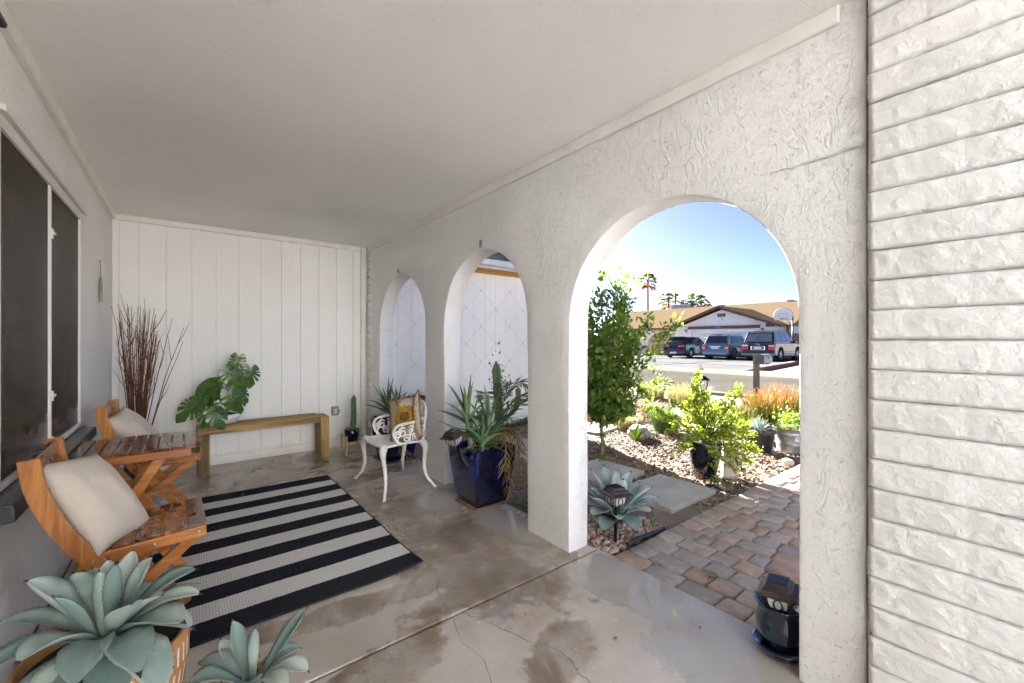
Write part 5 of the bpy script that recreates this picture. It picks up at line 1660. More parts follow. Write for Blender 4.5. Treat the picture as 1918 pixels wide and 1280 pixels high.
# ------------------------------------------------------------------ shrubs
def branchy(root, base, spec, bark, leafmat, leaf_len, per, seed, name='crown', tv=LEAF_V, tt=LEAF_T, up=.6, jit=.5, thick=.012, stem_name='branch', n_sub=5, clump=1):
    """spec: list of branch end points; leaves spread along branches and their twigs"""
    r = np.random.RandomState(seed); rr = random.Random(seed)
    pos = []; dirs = []; st = MB()
    b0 = Vector(base)
    for (e, fr_) in spec:
        e = Vector(e); s0 = b0.lerp(e, 0)
        mid = b0.lerp(e, .5) + Vector((rr.uniform(-.06, .06), rr.uniform(-.06, .06), rr.uniform(0, .08)))
        pts = [Vector(p) for p in smooth_pts([tuple(b0), tuple(mid), tuple(e)], 7)]
        st.tube(pts, [thick * (1 - .8 * i / (len(pts) - 1)) for i in range(len(pts))], 6)
        segs = [(pts, fr_)]
        for q in range(n_sub):
            i = rr.randrange(int(len(pts) * .35), len(pts) - 1)
            d = (pts[i + 1] - pts[i]).normalized()
            o = (d + Vector((rr.uniform(-1, 1), rr.uniform(-1, 1), rr.uniform(-.4, .7))) * .9).normalized()
            L = rr.uniform(.12, .32) * (e - b0).length * .6
            tp = [pts[i], pts[i] + o * L * .5 + Vector((0, 0, .01)), pts[i] + o * L + Vector((0, 0, .03 * up))]
            st.tube(tp, [thick * .35, thick * .25, thick * .12], 4)
            segs.append((tp, .05))
        for (pp, f0) in segs:
            Ls = sum((pp[i + 1] - pp[i]).length for i in range(len(pp) - 1))
            n = int(per * Ls)
            for _ in range(n):
                t = f0 + (1 - f0) * rr.random(); k = t * (len(pp) - 1); i = min(int(k), len(pp) - 2)
                p = pp[i].lerp(pp[i + 1], k - i); d = (pp[i + 1] - pp[i]).normalized()
                v = d * .5 + Vector((rr.gauss(0, 1), rr.gauss(0, 1), rr.gauss(0, 1) + up * .5)) * .8
                pos.append(tuple(p + Vector((rr.gauss(0, jit), rr.gauss(0, jit), rr.gauss(0, jit))) * leaf_len)); dirs.append(tuple(v))
    st.build(stem_name, bark, root, smooth=True)
    n = len(pos)
    V, F = scatter(tv, tt, np.array(pos), frames(np.array(dirs), r.normal(0, .6, (n, 3)) + [0, 0, 1], r.uniform(.6, 1.15, n) * leaf_len))
    o = np_mesh(name, V, F, leafmat, root)
    o['kind'] = 'stuff'
    return o, pos
hb = thing('hibiscus_shrub', 'tall leafy hibiscus shrub with red flowers outside the big arch', 'shrub', (3.76, 3.14, GZ))
m = MB(); m.tube(smooth_pts([(0, 0, -.02), (.01, .0, .2), (-.005, .01, .42), (.02, 0, .62)], 4), [.022] * 4 + [.020] * 5 + [.017] * 4, 8); m.build('trunk', 'hib_bark', hb, smooth=True)
spec = []
rr = random.Random(4)
for k in range(44):
    a = rr.uniform(0, 6.28); r_ = rr.uniform(.12, .50); z = rr.uniform(.62, 1.62)
    r_ *= math.sin(math.pi * min(1, max(.12, (z - .28) / 1.75))) ** .6
    spec.append(((r_ * math.cos(a), r_ * math.sin(a), z), .12))
for (x, y, z) in ((.05, -.32, 2.02), (.0, -.20, 1.92), (-.06, -.05, 2.10), (-.20, .12, 2.14), (.03, -.28, 1.74), (.20, -.48, 1.55), (-.3, .1, 2.0), (.30, -.62, 1.42), (.18, -.2, 1.78)):
    spec.append(((x, y, z), .35))
for (x, y, z) in ((.30, -.60, .92), (.26, -.52, .78), (.34, -.44, .60), (.1, -.35, .58), (-.1, -.3, .52), (.2, -.1, .50), (-.3, .1, .55), (.0, .3, .55), (.05, -.2, .60), (-.25, -.2, .62)):
    spec.append(((x, y, z), .25))
branchy(hb, (.01, 0, .36), spec, 'hib_bark', 'hib_leaf', .072, 98, 5, thick=.011, n_sub=6)
for (p, q) in (((.005, 0, .14), 4), ((0, 0, .26), 5), ((.0, .01, .33), 4)):
    V, F = scatter(LEAF_V, LEAF_T, np.tile(p, (q, 1)), frames(nrs.normal(0, 1, (q, 3)) * [1, 1, .3] + [0, 0, .2], np.tile([0, 0, 1.], (q, 1)), nrs.uniform(.07, .11, q)))
    np_mesh('trunk_shoot', V, F, 'hib_leaf', hb)
def flower(parent, p, s_, seed):
    r = np.random.RandomState(seed); n = 6
    d = np.stack([np.cos(np.arange(n) * 1.05), np.sin(np.arange(n) * 1.05), np.full(n, .45)], 1)
    V, F = scatter(ROUND_V, ROUND_T, np.tile(p, (n, 1)), frames(d, np.tile([0, 0, 1.], (n, 1)), np.full(n, s_)))
    return np_mesh('flower', V, F, 'petal', parent)
for i, (p, s_) in enumerate((((.33, -.62, 1.48), .045), ((.16, -.47, 1.92), .035), ((-.10, -.28, 1.60), .04), ((-.06, -.34, 1.24), .035), ((.05, -.38, .90), .03), ((.12, -.40, .88), .03), ((-.12, -.2, .7), .04))):
    flower(hb, p, s_, i)

eb = thing('elephant_bush', 'sprawling yellow green elephant bush in a dark glazed pot', 'potted plant', (4.00, 2.06, GZ))
m = MB(); m.lathe([(.095, 0), (.105, .012), (.135, .18), (.150, .32), (.155, .36), (.146, .362), (.138, .34)], 36); m.build('pot', 'dark_glaze', eb, smooth=True)
dish_soil(eb, .139, .335)
spec = []
rr = random.Random(12)
fw = Vector((.616, .787, 0)); rt = Vector((.787, -.616, 0))
for (a, z, d) in ((-.10, .98, 0), (-.05, 1.02, .05), (-.14, .90, -.03), (.33, .84, 0), (.30, .80, .06), (-.34, .74, 0), (-.42, .62, .06), (-.40, .45, -.05), (-.30, .34, -.15), (.40, .52, 0), (.47, .42, -.05), (.50, .26, -.08), (.38, .18, -.10), (.42, .30, -.15), (.10, .70, -.12),
                  (.0, .62, -.22), (.22, .62, -.18), (-.20, .58, -.16), (-.22, .42, -.22), (.15, .44, -.26), (.28, .40, -.22), (.06, .22, -.22), (.20, .12, -.20), (-.05, .30, -.24), (.02, .12, -.19), (.30, .10, -.15), (-.32, .52, .2), (.1, .80, .2), (.35, .6, .22), (-.1, .7, .25), (.2, .5, .3), (-.40, .24, -.05), (.12, .55, -.30), (.33, .50, -.10), (-.12, .66, -.05), (.18, .72, .02), (-.05, .82, -.08)):
    p = rt * a + fw * d + Vector((0, 0, z)); spec.append((tuple(p), .12))
branchy(eb, (0, 0, .36), spec, 'ele_stem', 'ele_leaf', .026, 240, 6, tv=ROUND_V, tt=ROUND_T, thick=.010, n_sub=5, jit=.6)
m = MB(); m.box(-.075, .075, -.03, .03, -.02, .33)
tag(m.build('leaning_stone', 'cream_stone', None, (4.17, 1.90, -.03), (R(-6), R(4), R(-38)), bevel=.012), 'tall cream stone slab standing beside the elephant bush pot', 'stone')

fs_ = thing('fire_stick_shrub', 'orange and red fire stick shrub at the right edge of the arch', 'shrub', (7.25, 2.55, GZ))
def sticks_mesh(parent, n, rad, h, seed, mat, name='stem_mass', thick=.004):
    r = random.Random(seed); m = MB()
    for i in range(n):
        a = r.uniform(0, 6.28); q = rad * math.sqrt(r.random()); l = h * r.uniform(.5, 1.05) * (1 - .35 * (q / rad) ** 2)
        bx_, by_ = q * math.cos(a) * .55, q * math.sin(a) * .55
        tx, ty = q * math.cos(a) * 1.05 + r.uniform(-.05, .05), q * math.sin(a) * 1.05 + r.uniform(-.05, .05)
        z0 = l * r.uniform(0, .45)
        p0 = (bx_ + (tx - bx_) * z0 / l, by_ + (ty - by_) * z0 / l, z0); p1 = (tx, ty, l)
        m.tube([p0, ((p0[0] + p1[0]) / 2 + r.uniform(-.02, .02), (p0[1] + p1[1]) / 2 + r.uniform(-.02, .02), (p0[2] + p1[2]) / 2), p1], [thick, thick * .9, thick * .5], 4, False)
        for _ in range(2):
            t = r.uniform(.3, .8); b = Vector(p0).lerp(Vector(p1), t); e = b + Vector((r.uniform(-.06, .06), r.uniform(-.06, .06), r.uniform(.05, .13)))
            m.tube([b, e], [thick * .8, thick * .4], 4, False)
    o = m.build(name, mat, parent, smooth=True); o['kind'] = 'stuff'; return o
sticks_mesh(fs_, 900, .55, .68, 31, 'sticks')
fs2 = thing('fire_stick_shrub', 'low orange and green fire stick shrub left of the mailbox post foot', 'shrub', (6.75, 2.95, GZ))
sticks_mesh(fs2, 420, .40, .36, 32, 'sticks')

# pots in the gravel
bp = thing('potted_agave', 'small spiky agave in a round black nursery pot on the gravel', 'potted plant', (5.45, 2.13, GZ))
m = MB(); m.lathe([(.115, 0), (.125, .01), (.155, .23), (.165, .235), (.166, .262), (.158, .264), (.150, .24)], 32); m.build('pot', 'black_plastic', bp, smooth=True)
dish_soil(bp, .15, .235)
for i in range(26):
    az = i * 2.399; el = R(20 + 65 * i / 25); l = rnd.uniform(.15, .20)
    leaf((.01 * math.cos(az), .01 * math.sin(az), .24), (l * math.cos(el) * math.cos(az), l * math.cos(el) * math.sin(az), .24 + l * math.sin(el)), .026, .01, AL_W, .4, .4, 6, 4, spine=False).build('leaf', 'agave_out', bp, smooth=True)
gk = thing('galvanised_bucket', 'galvanised steel bucket planter at the right edge of the arch', 'bucket', (5.74, 1.90, GZ))
m = MB(); m.lathe([(.135, 0), (.14, .01), (.142, .02), (.155, .10), (.158, .105), (.157, .112), (.170, .22), (.173, .225), (.171, .232), (.178, .285), (.186, .29), (.186, .30), (.176, .30), (.168, .26)], 40); m.build('body', 'galv', gk, smooth=True)
m = MB(); 
MB().box(-.055, .055, -.004, .004, -.03, .03).build('handle_plate', 'galv', gk, tuple(Vector((-.115, -.125, .185))), (R(-8), 0, R(-42)), bevel=.004)
dish_soil(gk, .17, .265)
q = 420
V, F = scatter(LEAF_V, LEAF_T, nrs.normal(0, 1, (q, 3)) * [.10, .10, .07] + [.0, .0, .36], frames(nrs.normal(0, 1, (q, 3)) + [0, 0, .6], nrs.normal(0, 1, (q, 3)), nrs.uniform(.03, .055, q)))
np_mesh('foliage', V, F, 'lime', gk)['kind'] = 'stuff'

# yellow edged agave, grasses, ground cover
ya = thing('yellow_agave', 'little yellow edged agave in front of the boulder', 'agave', (4.72, 3.36, GZ))
for i in range(9):
    az = i * 2.399; el = R(25 + 40 * i / 8); l = rnd.uniform(.16, .24)
    leaf((0, 0, .01), (l * math.cos(el) * math.cos(az), l * math.cos(el) * math.sin(az), l * math.sin(el)), .045, .02, AG_W, .3, .15, 8, 4).build('leaf', ['lime', 'spine'], ya, smooth=True)
def grass(name, label, loc, n, rad, h, mat, seed, cat='grass', lean=.6, w=.0035):
    r = np.random.RandomState(seed)
    t = thing(name, label, cat, loc)
    a = r.uniform(0, 6.28, n); q = rad * np.sqrt(r.uniform(0, 1, n)) * .35
    b = np.stack([q * np.cos(a), q * np.sin(a), np.zeros(n)], 1)
    a2 = a + r.normal(0, .5, n); L = h * r.uniform(.5, 1.1, n); le = lean * r.uniform(.2, 1.2, n)
    V = []; F = []
    out = np.stack([np.cos(a2), np.sin(a2), np.zeros(n)], 1); sd = np.stack([-np.sin(a2), np.cos(a2), np.zeros(n)], 1) * w
    p1 = b + out * (L * le * .35)[:, None] + np.array([0, 0, 1]) * (L * .6)[:, None]
    p2 = b + out * (L * le * 1.0)[:, None] + np.array([0, 0, 1]) * (L * (1 - .25 * le))[:, None]
    V = np.stack([b - sd, b + sd, p1 + sd * .8, p1 - sd * .8, p2], 1).reshape(-1, 3)
    k = np.arange(n)[:, None] * 5
    F = np.concatenate([k + [0, 1, 2], k + [0, 2, 3], k + [3, 2, 4]], 0)
    o = np_mesh('blades', V, F, mat, t); o['kind'] = 'stuff'
    return t
grass('grass_clump', 'soft green feathery clump left of the elephant bush', (5.55, 3.45, GZ), 1500, .42, .42, 'grass', 1, lean=.9)
grass('grass_clump', 'pale dry grass tuft just behind the boulder', (5.2, 3.9, GZ), 500, .35, .34, 'dry_grass', 2, lean=.9)
grass('grass_clump', 'tall wispy straw grass behind the elephant bush by the kerb', (8.2, 4.6, GZ), 1300, .95, .52, 'dry_grass', 3, lean=.8)
grass('grass_clump', 'straw grass tuft between hibiscus and street', (8.6, 5.7, GZ), 900, .8, .45, 'dry_grass', 5, lean=.8)
grass('grass_clump', 'light green grass tuft behind the black nursery pot', (6.1, 2.55, GZ), 600, .32, .32, 'lime', 6, lean=.7)
gcv = thing('purple_groundcover', 'patch of purple red groundcover behind the hibiscus trunk', 'groundcover', (6.0, 4.75, GZ))
q = 2600
V, F = scatter(LEAF_V, LEAF_T, nrs.uniform(-1, 1, (q, 3)) * [.75, .65, .05] + [0, 0, .07], frames(nrs.normal(0, 1, (q, 3)) + [0, 0, .5], nrs.normal(0, 1, (q, 3)), nrs.uniform(.03, .06, q)))
np_mesh('foliage', V, F, 'purple', gcv)['kind'] = 'stuff'
for (x, y, s_, lab) in ((3.86, 1.86, .05, 'tiny bright weed at the foot of the elephant bush pot'), (2.62, 1.74, .03, 'tiny green weed among the pebbles by the path edge'), (2.27, 1.13, .022, 'tiny weed growing between the nearer pavers'), (2.46, .89, .03, 'tiny weed in the paver joint behind the teal pot'), (3.55, 2.95, .06, 'small weed patch at the corner of the second slab')):
    t = thing('weed', lab, 'weed', (x, y, -.03))
    q = 40
    V, F = scatter(LEAF_V, LEAF_T, nrs.normal(0, 1, (q, 3)) * [s_, s_ * .6, s_ * .2] + [0, 0, s_ * .7], frames(nrs.normal(0, 1, (q, 3)) + [0, 0, .6], nrs.normal(0, 1, (q, 3)), nrs.uniform(.4, .8, q) * max(.025, s_ * .8)))
    np_mesh('foliage', V, F, 'weed', t)['kind'] = 'stuff'
# euphorbia column behind the middle pot, strap leaves by the pier
eu = thing('euphorbia', 'green ribbed euphorbia column behind the blue pot in the middle arch', 'cactus', (2.62, 3.58, GZ))
def ribbed(pts, r0, nr=4):
    m = MB(); n = 16; vs = []; fs = []
    P_ = [Vector(p) for p in smooth_pts(pts, 5)]
    for i, p in enumerate(P_):
        t = i / (len(P_) - 1); r_ = r0 * (1 if t < .9 else max(.1, (1 - t) / .1)) * (1 + .1 * math.sin(i * 2.1))
        for k in range(n):
            a = 2 * math.pi * k / n; q = r_ * (1 + .35 * math.cos(nr * a)); vs.append((p.x + q * math.cos(a), p.y + q * math.sin(a), p.z))
    for i in range(len(P_) - 1):
        for k in range(n): fs.append((i * n + k, i * n + (k + 1) % n, (i + 1) * n + (k + 1) % n, (i + 1) * n + k))
    m.add(vs, fs); return m
ribbed([(0, 0, 0), (.02, 0, .4), (-.01, 0, .8), (-.03, 0, 1.12)], .042).build('column', 'cactus', eu, smooth=True)
ribbed([(.02, 0, .5), (.16, -.06, .58), (.20, -.08, .72), (.20, -.08, .84)], .028).build('arm', 'cactus', eu, smooth=True)
ribbed([(-.01, 0, .3), (-.16, .04, .4), (-.19, .05, .62)], .028).build('arm', 'cactus', eu, smooth=True)
q = 60
V, F = scatter(LEAF_V, LEAF_T, nrs.normal(0, 1, (q, 3)) * [.05, .05, .2] + [.02, 0, .95], frames(nrs.normal(0, 1, (q, 3)) + [0, 0, .3], nrs.normal(0, 1, (q, 3)), nrs.uniform(.03, .05, q)))
np_mesh('leaves', V, F, 'lime', eu)['kind'] = 'stuff'
st = thing('strap_plant', 'low green strap leaves beside the pier left of the big arch', 'plant', (2.16, 2.42, GZ))
for i in range(22):
    az = rnd.uniform(0, 6.28); l = rnd.uniform(.12, .24); el = R(rnd.uniform(15, 65)); o_ = Vector((rnd.uniform(-.07, .07), rnd.uniform(-.14, .10), 0))
    leaf(o_, o_ + Vector((l * math.cos(el) * math.cos(az), l * math.cos(el) * math.sin(az), l * math.sin(el))), .03, .04, AL_W, .4, .2, 7, 4, spine=False).build('leaf', 'lime' if i % 3 == 0 else 'aloe', st, smooth=True)

# yard lights and mailbox
yl = thing('yard_lantern', 'black post lantern rising behind the elephant bush', 'garden light', (5.86, 3.03, GZ))
m = MB(); m.lathe([(.012, 0), (.012, .60), (.02, .62), (.03, .64)], 12); m.build('post', 'black_metal', yl, smooth=True)
m = MB(); m.squareloft([(.075, .775), (.08, .78), (.05, .80), (.012, .835)], 0, 0, .4, .15, 4); m.build('cap', 'black_metal', yl)
m = MB(); m.squareloft([(.032, .64), (.052, .775)], 0, 0, .4, .15, 4); m.build('glass', 'frosted', yl)
m = MB()
for k in range(4):
    a = .4 + math.pi / 4 + k * math.pi / 2
    m.tube([(.047 * math.cos(a), .047 * math.sin(a), .64), (.076 * math.cos(a), .076 * math.sin(a), .775)], .005, 6)
m.build('cage', 'black_metal', yl)
mbx = thing('mailbox', 'grey mailbox on a square dark post beside the street', 'mailbox', (9.85, 3.92, GZ))
MB().box(-.05, .05, -.05, .05, 0, 1.06).build('post', 'bronze', mbx, bevel=.006)
prof = [(-.085, 0), (.085, 0), (.085, .12)] + [(.085 * math.cos(a), .12 + .075 * math.sin(a)) for a in [math.pi * i / 8 for i in range(1, 8)]] + [(-.085, .12)]
m = MB(); m.prism(prof, 0, -.22, .22); m.build('box', 'weather_grey', mbx, (.02, -.145, .86), bevel=.004, angle=60)
m = MB(); m.prism([(p[0] * 1.04, p[1] * 1.03) for p in prof], 0, -.245, -.222); m.build('door', 'black_metal', mbx, (.02, -.145, .855))
MB().box(-.01, .05, -.24, -.235, .95, 1.0).build('flag', 'tail_red', mbx)
MB().box(-.05, .05, -.25, .05, .835, .858).build('arm', 'bronze', mbx)

# ------------------------------------------------------------------ house across the street
HS = thing('street_house', 'single storey white house with tan shingle roof across the street', 'house', (36, 17, 0))
def H_(x, y, z): return (x - 36, y - 17, z)
def hbox(name, x0, x1, y0, y1, z0, z1, mat, parent=HS, bevel=0):
    return MB().box(x0 - 36, x1 - 36, y0 - 17, y1 - 17, z0, z1).build(name, mat, parent, bevel=bevel)
# garage front as a wall with a door opening
m = MB()
def wallpoly(pts, x0, x1):
    m.prism([(y - 17, z) for y, z in pts], 0, x0 - 36, x1 - 36)
wallpoly([(12.95, -.06), (14.4, -.06), (14.4, 2.52), (12.95, 2.52)], 36, 36.2)
wallpoly([(19.8, -.06), (21.2, -.06), (21.2, 2.52), (19.8, 2.52)], 36, 36.2)
wallpoly([(14.4, 2.18), (19.8, 2.18), (19.8, 2.52), (14.4, 2.52)], 36, 36.2)
wallpoly([(12.95, 2.52), (21.2, 2.52), (17.1, 3.98)], 36, 36.2)
m.box(.2, 4, 21.0 - 17, 21.2 - 17, -.06, 2.52); m.box(.2, 14, 12.95 - 17, 13.15 - 17, -.06, 2.5)
m.build('wall', 'house_white', HS)
for k in range(4):
    for j in range(4):
        hbox('door_panel', 36.06 + .0, 36.12, 14.42 + j * 1.345, 14.42 + j * 1.345 + 1.335, .02 + k * .54, .02 + k * .54 + .53, 'garage_door', bevel=.012)
hbox('header_beam', 35.86, 36.0 - .003, 14.05, 20.05, 2.36, 2.60, 'house_brown', bevel=.01)
MB().box(0, .02, -.22, .22, -.08, .08).build('number_tile', 'blue_paint', HS, H_(35.835, 17.35, 2.49))
for y0, y1, z0, z1 in ((12.35, 17.1, 2.36, 4.10), (21.85, 17.1, 2.36, 4.10)):
    m = MB(); m.add([H_(35.35, y0, z0), H_(35.35, y1, z1), H_(35.35, y1, z1 + .2), H_(35.35, y0, z0 + .2), H_(35.42, y0, z0), H_(35.42, y1, z1), H_(35.42, y1, z1 + .2), H_(35.42, y0, z0 + .2)], [(0, 1, 2, 3), (4, 5, 6, 7), (0, 1, 5, 4), (2, 3, 7, 6), (0, 3, 7, 4)])
    m.build('rake_board', 'house_brown', HS)
def roofplane(pts, name='roof', mat='tan_shingle', t=.09):
    m = MB(); n = len(pts); P_ = [Vector(H_(*p)) for p in pts]
    m.add(P_ + [p + Vector((0, 0, t)) for p in P_], [tuple(range(n)), tuple(range(n, 2 * n))] + [(i, (i + 1) % n, (i + 1) % n + n, i + n) for i in range(n)])
    return m.build(name, mat, HS)
roofplane([(35.42, 12.35, 2.47), (35.42, 17.1, 4.21), (42.2, 17.1, 4.21), (37.9, 12.35, 2.47)], 'gable_roof', 'grey_tan')  if 'grey_tan' in MAT else roofplane([(35.42, 12.35, 2.47), (35.42, 17.1, 4.21), (42.2, 17.1, 4.21), (37.9, 12.35, 2.47)], 'gable_roof')
roofplane([(35.42, 21.85, 2.47), (35.42, 17.1, 4.21), (42.2, 17.1, 4.21), (37.9, 21.85, 2.47)], 'gable_roof')
mr = roofplane([(37.4, 12.2, 2.54), (37.4, 31.5, 2.54), (44, 31.5, 4.93), (44, 12.2, 4.93)], 'main_roof')
roofplane([(50.6, 12.2, 2.54), (50.6, 31.5, 2.54), (44, 31.5, 4.93), (44, 12.2, 4.93)], 'main_roof')
hbox('eave_board', 37.30, 37.398, 21.86, 31.5, 2.40, 2.64, 'house_brown')
m = MB(); m.prism([(38 - 36, 2.5), (50 - 36, 2.5), (44 - 36, 4.75)], 1, 12.5 - 17, 12.7 - 17); m.build('end_gable', 'pink_siding', HS)
hbox('end_wall', 38, 50, 12.5, 12.7, -.06, 2.5, 'house_white')
hbox('gable_vent', 42.2, 42.9, 12.46, 12.5, 3.4, 4.0, 'beige')
# left front with an arched porch
m = MB()
arch = [(22.4, -.06), (22.4, 1.05)] + [(24.0 - 1.6 * math.cos(math.pi * i / 16), 1.05 + 1.15 * math.sin(math.pi * i / 16)) for i in range(1, 16)] + [(25.6, 1.05), (25.6, -.06)]
poly = [(21.2, -.06)] + arch + [(31.2, -.06), (31.2, 2.56), (21.2, 2.56)]
m.prism([(y - 17, z) for y, z in poly], 0, 38 - 36, 38.25 - 36); m.build('porch_wall', 'house_white', HS)
hbox('porch_back', 39.8, 39.9, 21.2, 31, -.06, 2.55, 'beige'); hbox('porch_side', 38.25, 39.8, 21.2, 21.35, -.06, 2.55, 'beige')
hbox('entry_door', 39.72, 39.8, 22.6, 23.6, 0, 2.1, 'fence_wood', bevel=.02)
hbox('porch_ceiling', 37.9, 39.9, 21.2, 31.2, 2.50, 2.54, 'white')
for y, z in ((20.25, 2.02), (13.85, 2.02)):
    w = MB(); w.squareloft([(.06, 0), (.09, .22)], 0, 0, 0, .1, 4); l = w.build('wall_lamp', 'frosted', HS, H_(35.86, y, z))
    w = MB(); w.squareloft([(.11, .22), (.11, .24), (.03, .32)], 0, 0, 0, .1, 4); w.build('lamp_cap', 'black_metal', l)
    MB().box(.05, .16, -.03, .03, .05, .28).build('bracket', 'black_metal', l)
for k in range(3):
    hbox('vent', 35.97, 36.0 - .002, 16.77 + k * .23, 16.77 + k * .23 + .18, 3.38, 3.66, 'house_brown')
m = MB(); m.lathe([(.10, 0), (.13, .03), (.11, .08), (.03, .10)], 16); m.build('flood_light', 'white', HS, H_(35.99, 17.1, 3.12), (0, R(-90), 0), smooth=True)
hbox('eave_vent', 35.88, 36.0 - .002, 13.0, 13.6, 2.44, 2.72, 'house_brown')
m = MB(); m.box(-.5, .5, -1.0, 1.0, 0, 1.0)
ac = m.build('roof_cooler', 'ac_grey', HS, H_(45.2, 26.2, 4.55), bevel=.04)
for k in range(9): MB().box(-.515, -.502, -.92 + k * .2, -.80 + k * .2, .12, .92).build('louvre', 'weather_grey', ac)
m = MB(); m.lathe([(.45, 0), (.5, .1), (.45, .28), (.2, .38), (.02, .4)], 20); m.build('duct', 'white', HS, H_(44.4, 27.2, 4.7), smooth=True)
for (y, z) in ((20.9, 4.93), (14.6, 4.95)):
    MB().box(-.15, .15, -.3, .3, 0, .16).build('ridge_vent', 'weather_grey', HS, H_(44.0, y, z), bevel=.03)
# side gate of boards, red border, basketball hoop
fe = thing('side_fence', 'brown board gate beside the garage across the street', 'fence', (36.3, 11.9, 0))
for k in range(22):
    MB().box(0, .03, -1.6 + k * .145, -1.6 + k * .145 + .132, .05, 1.78 + .02 * (k % 2)).build('board', 'fence_wood', fe, bevel=.004)
MB().box(-.03, -.002, -1.6, 1.05, 1.80, 1.88).build('rail', 'black_metal', fe); MB().box(.032, .07, -1.6, 1.05, .3, .4).build('rail', 'fence_wood', fe)
m = MB(); vs = []
m.add([(20.6, 7.95, -.05), (20.6, 8.25, -.05), (36.1, 10.38, -.05), (36.1, 10.08, -.05), (20.6, 7.95, .13), (20.6, 8.22, .13), (36.1, 10.38, .13), (36.1, 10.08, .13)], [(0, 1, 2, 3), (4, 5, 6, 7), (0, 1, 5, 4), (1, 2, 6, 5), (2, 3, 7, 6), (3, 0, 4, 7)])
tag(m.build('brick_border', 'red_brick', bevel=.02), 'low red brick border along the far driveway', 'border')
hp = thing('basketball_hoop', 'basketball hoop with fan shaped white backboard by the far driveway', 'basketball hoop', (32.4, 10.62, 0))
MB().tube([(0, 0, -.05), (0, 0, 3.0)], .055, 10).build('pole', 'black_metal', hp, smooth=True)
pb = [(-.50, 0), (.50, 0), (.56, .30)] + [(.56 * math.cos(a), .30 + .50 * math.sin(a)) for a in [math.pi * i / 14 for i in range(1, 14)]] + [(-.56, .30)]
m = MB(); m.prism(pb, 0, -.02, .02); bb = m.build('backboard', 'pvc', hp, (-1.0, .22, 2.72), bevel=.006, angle=60)
m = MB(); m.tube([(0, q[0] * 1.0, q[1]) for q in pb + pb[:1]], .02, 6); m.build('border', 'weather_grey', bb, smooth=True)
m = MB(); m.tube([(-.025, -.25, .06), (-.025, .25, .06), (-.025, .25, .42), (-.025, -.25, .42), (-.025, -.25, .06)], .012, 6); m.build('target_square', 'weather_grey', bb)
for z in (.0, .5): MB().tube([(-.05, .0, 2.35 + z), (-.95, .20, 2.85 + z * .4)], .035, 8).build('bracket', 'weather_grey', hp, smooth=True)
m = MB(); m.tube([(-1.28 + .225 * math.cos(2 * math.pi * i / 20), .22 + .225 * math.sin(2 * math.pi * i / 20), 2.78) for i in range(21)], .012, 6); m.build('rim', 'house_brown', hp, smooth=True)

# ------------------------------------------------------------------ palms, pole and a far tree
def fan_palm(loc, h, r, lean, seed, label):
    t = thing('fan_palm', label, 'palm tree', loc, 0, 'palms behind the far house')
    rr = random.Random(seed)
    top = Vector((lean, lean * .4, h))
    m = MB(); m.tube(smooth_pts([(0, 0, -.1), (lean * .2, 0, h * .4), (lean * .6, lean * .2, h * .75), tuple(top)], 4), [.22 - .07 * i / 12 for i in range(13)], 8); m.build('trunk', 'palm_bark', t, smooth=True)
    gm = MB(); dm = MB()
    for i in range(30):
        az = rr.uniform(0, 6.28); el = R(rr.uniform(-60, 80)); L = r * rr.uniform(.5, .75)
        d = Vector((math.cos(el) * math.cos(az), math.cos(el) * math.sin(az), math.sin(el)))
        e = top + d * L + Vector((0, 0, -.12 * L))
        tgt = dm if el < R(-15) else gm
        tgt.tube([top, top.lerp(e, .5) + Vector((0, 0, .05)), e], .025, 4, False)
        sd = d.cross(Vector((0, 0, 1))).normalized(); up = sd.cross(d)
        for k in range(13):
            a = (k - 6) / 6 * 1.35
            q = (d * math.cos(a) + sd * math.sin(a) + up * rr.uniform(-.1, .1)).normalized(); l = r * .48 * (1 - .25 * abs(a) / 1.35) * rr.uniform(.8, 1.1)
            tip = e + q * l + Vector((0, 0, -.55 * l * rr.uniform(.3, 1.4))); mid = e + q * l * .5
            w = q.cross(up).normalized() * (.045 * r)
            tgt.add([e, mid + w, tip, mid - w], [(0, 1, 2), (0, 2, 3)])
    gm.build('crown', 'far_frond', t)['kind'] = 'stuff'; dm.build('dry_skirt', 'dead_frond', t)['kind'] = 'stuff'
    return t
fan_palm((60.3, 40.6, 0), 11.2, 1.75, -.3, 1, 'tallest palm, standing alone left of the roof cooler')
fan_palm((61, 37.4, 0), 7.9, 1.8, .2, 2, 'broad palm right behind the roof cooler')
fan_palm((62, 34.2, 0), 7.55, 1.6, -.2, 3, 'left one of the pair of palms right of the roof cooler')
fan_palm((61, 32.0, 0), 7.2, 1.45, .3, 4, 'right one of the pair of palms right of the roof cooler')
t = thing('utility_pole', 'bare wooden pole among the palms behind the far house', 'pole', (58, 34.4, 0))
MB().tube([(0, 0, -.1), (0, 0, 8.6)], [.2, .14], 8).build('shaft', 'fence_wood', t, smooth=True)
def far_tree(loc, r, h, seed, label):
    t = thing('far_tree', label, 'tree', loc, 0, 'trees beyond the street')
    m = MB(); m.tube([(0, 0, -.1), (.1, 0, h * .3), (0, .1, h * .55)], [.22, .16, .1], 8); m.build('trunk', 'palm_bark', t, smooth=True)
    r_ = np.random.RandomState(seed); q = 3200
    cl = r_.normal(0, 1, (40, 3)); cl /= np.linalg.norm(cl, axis=1, keepdims=True); cl *= r_.uniform(.35, 1, (40, 1)) * [r, r, h * .32]; cl[:, 2] += h * .66
    ii = r_.randint(0, 40, q); p = cl[ii] + r_.normal(0, .22 * r, (q, 3))
    V, F = scatter(LEAF_V, LEAF_T, p, frames(r_.normal(0, 1, (q, 3)), r_.normal(0, 1, (q, 3)), r_.uniform(.2, .4, q)))
    np_mesh('crown', V, F, 'far_frond', t)['kind'] = 'stuff'
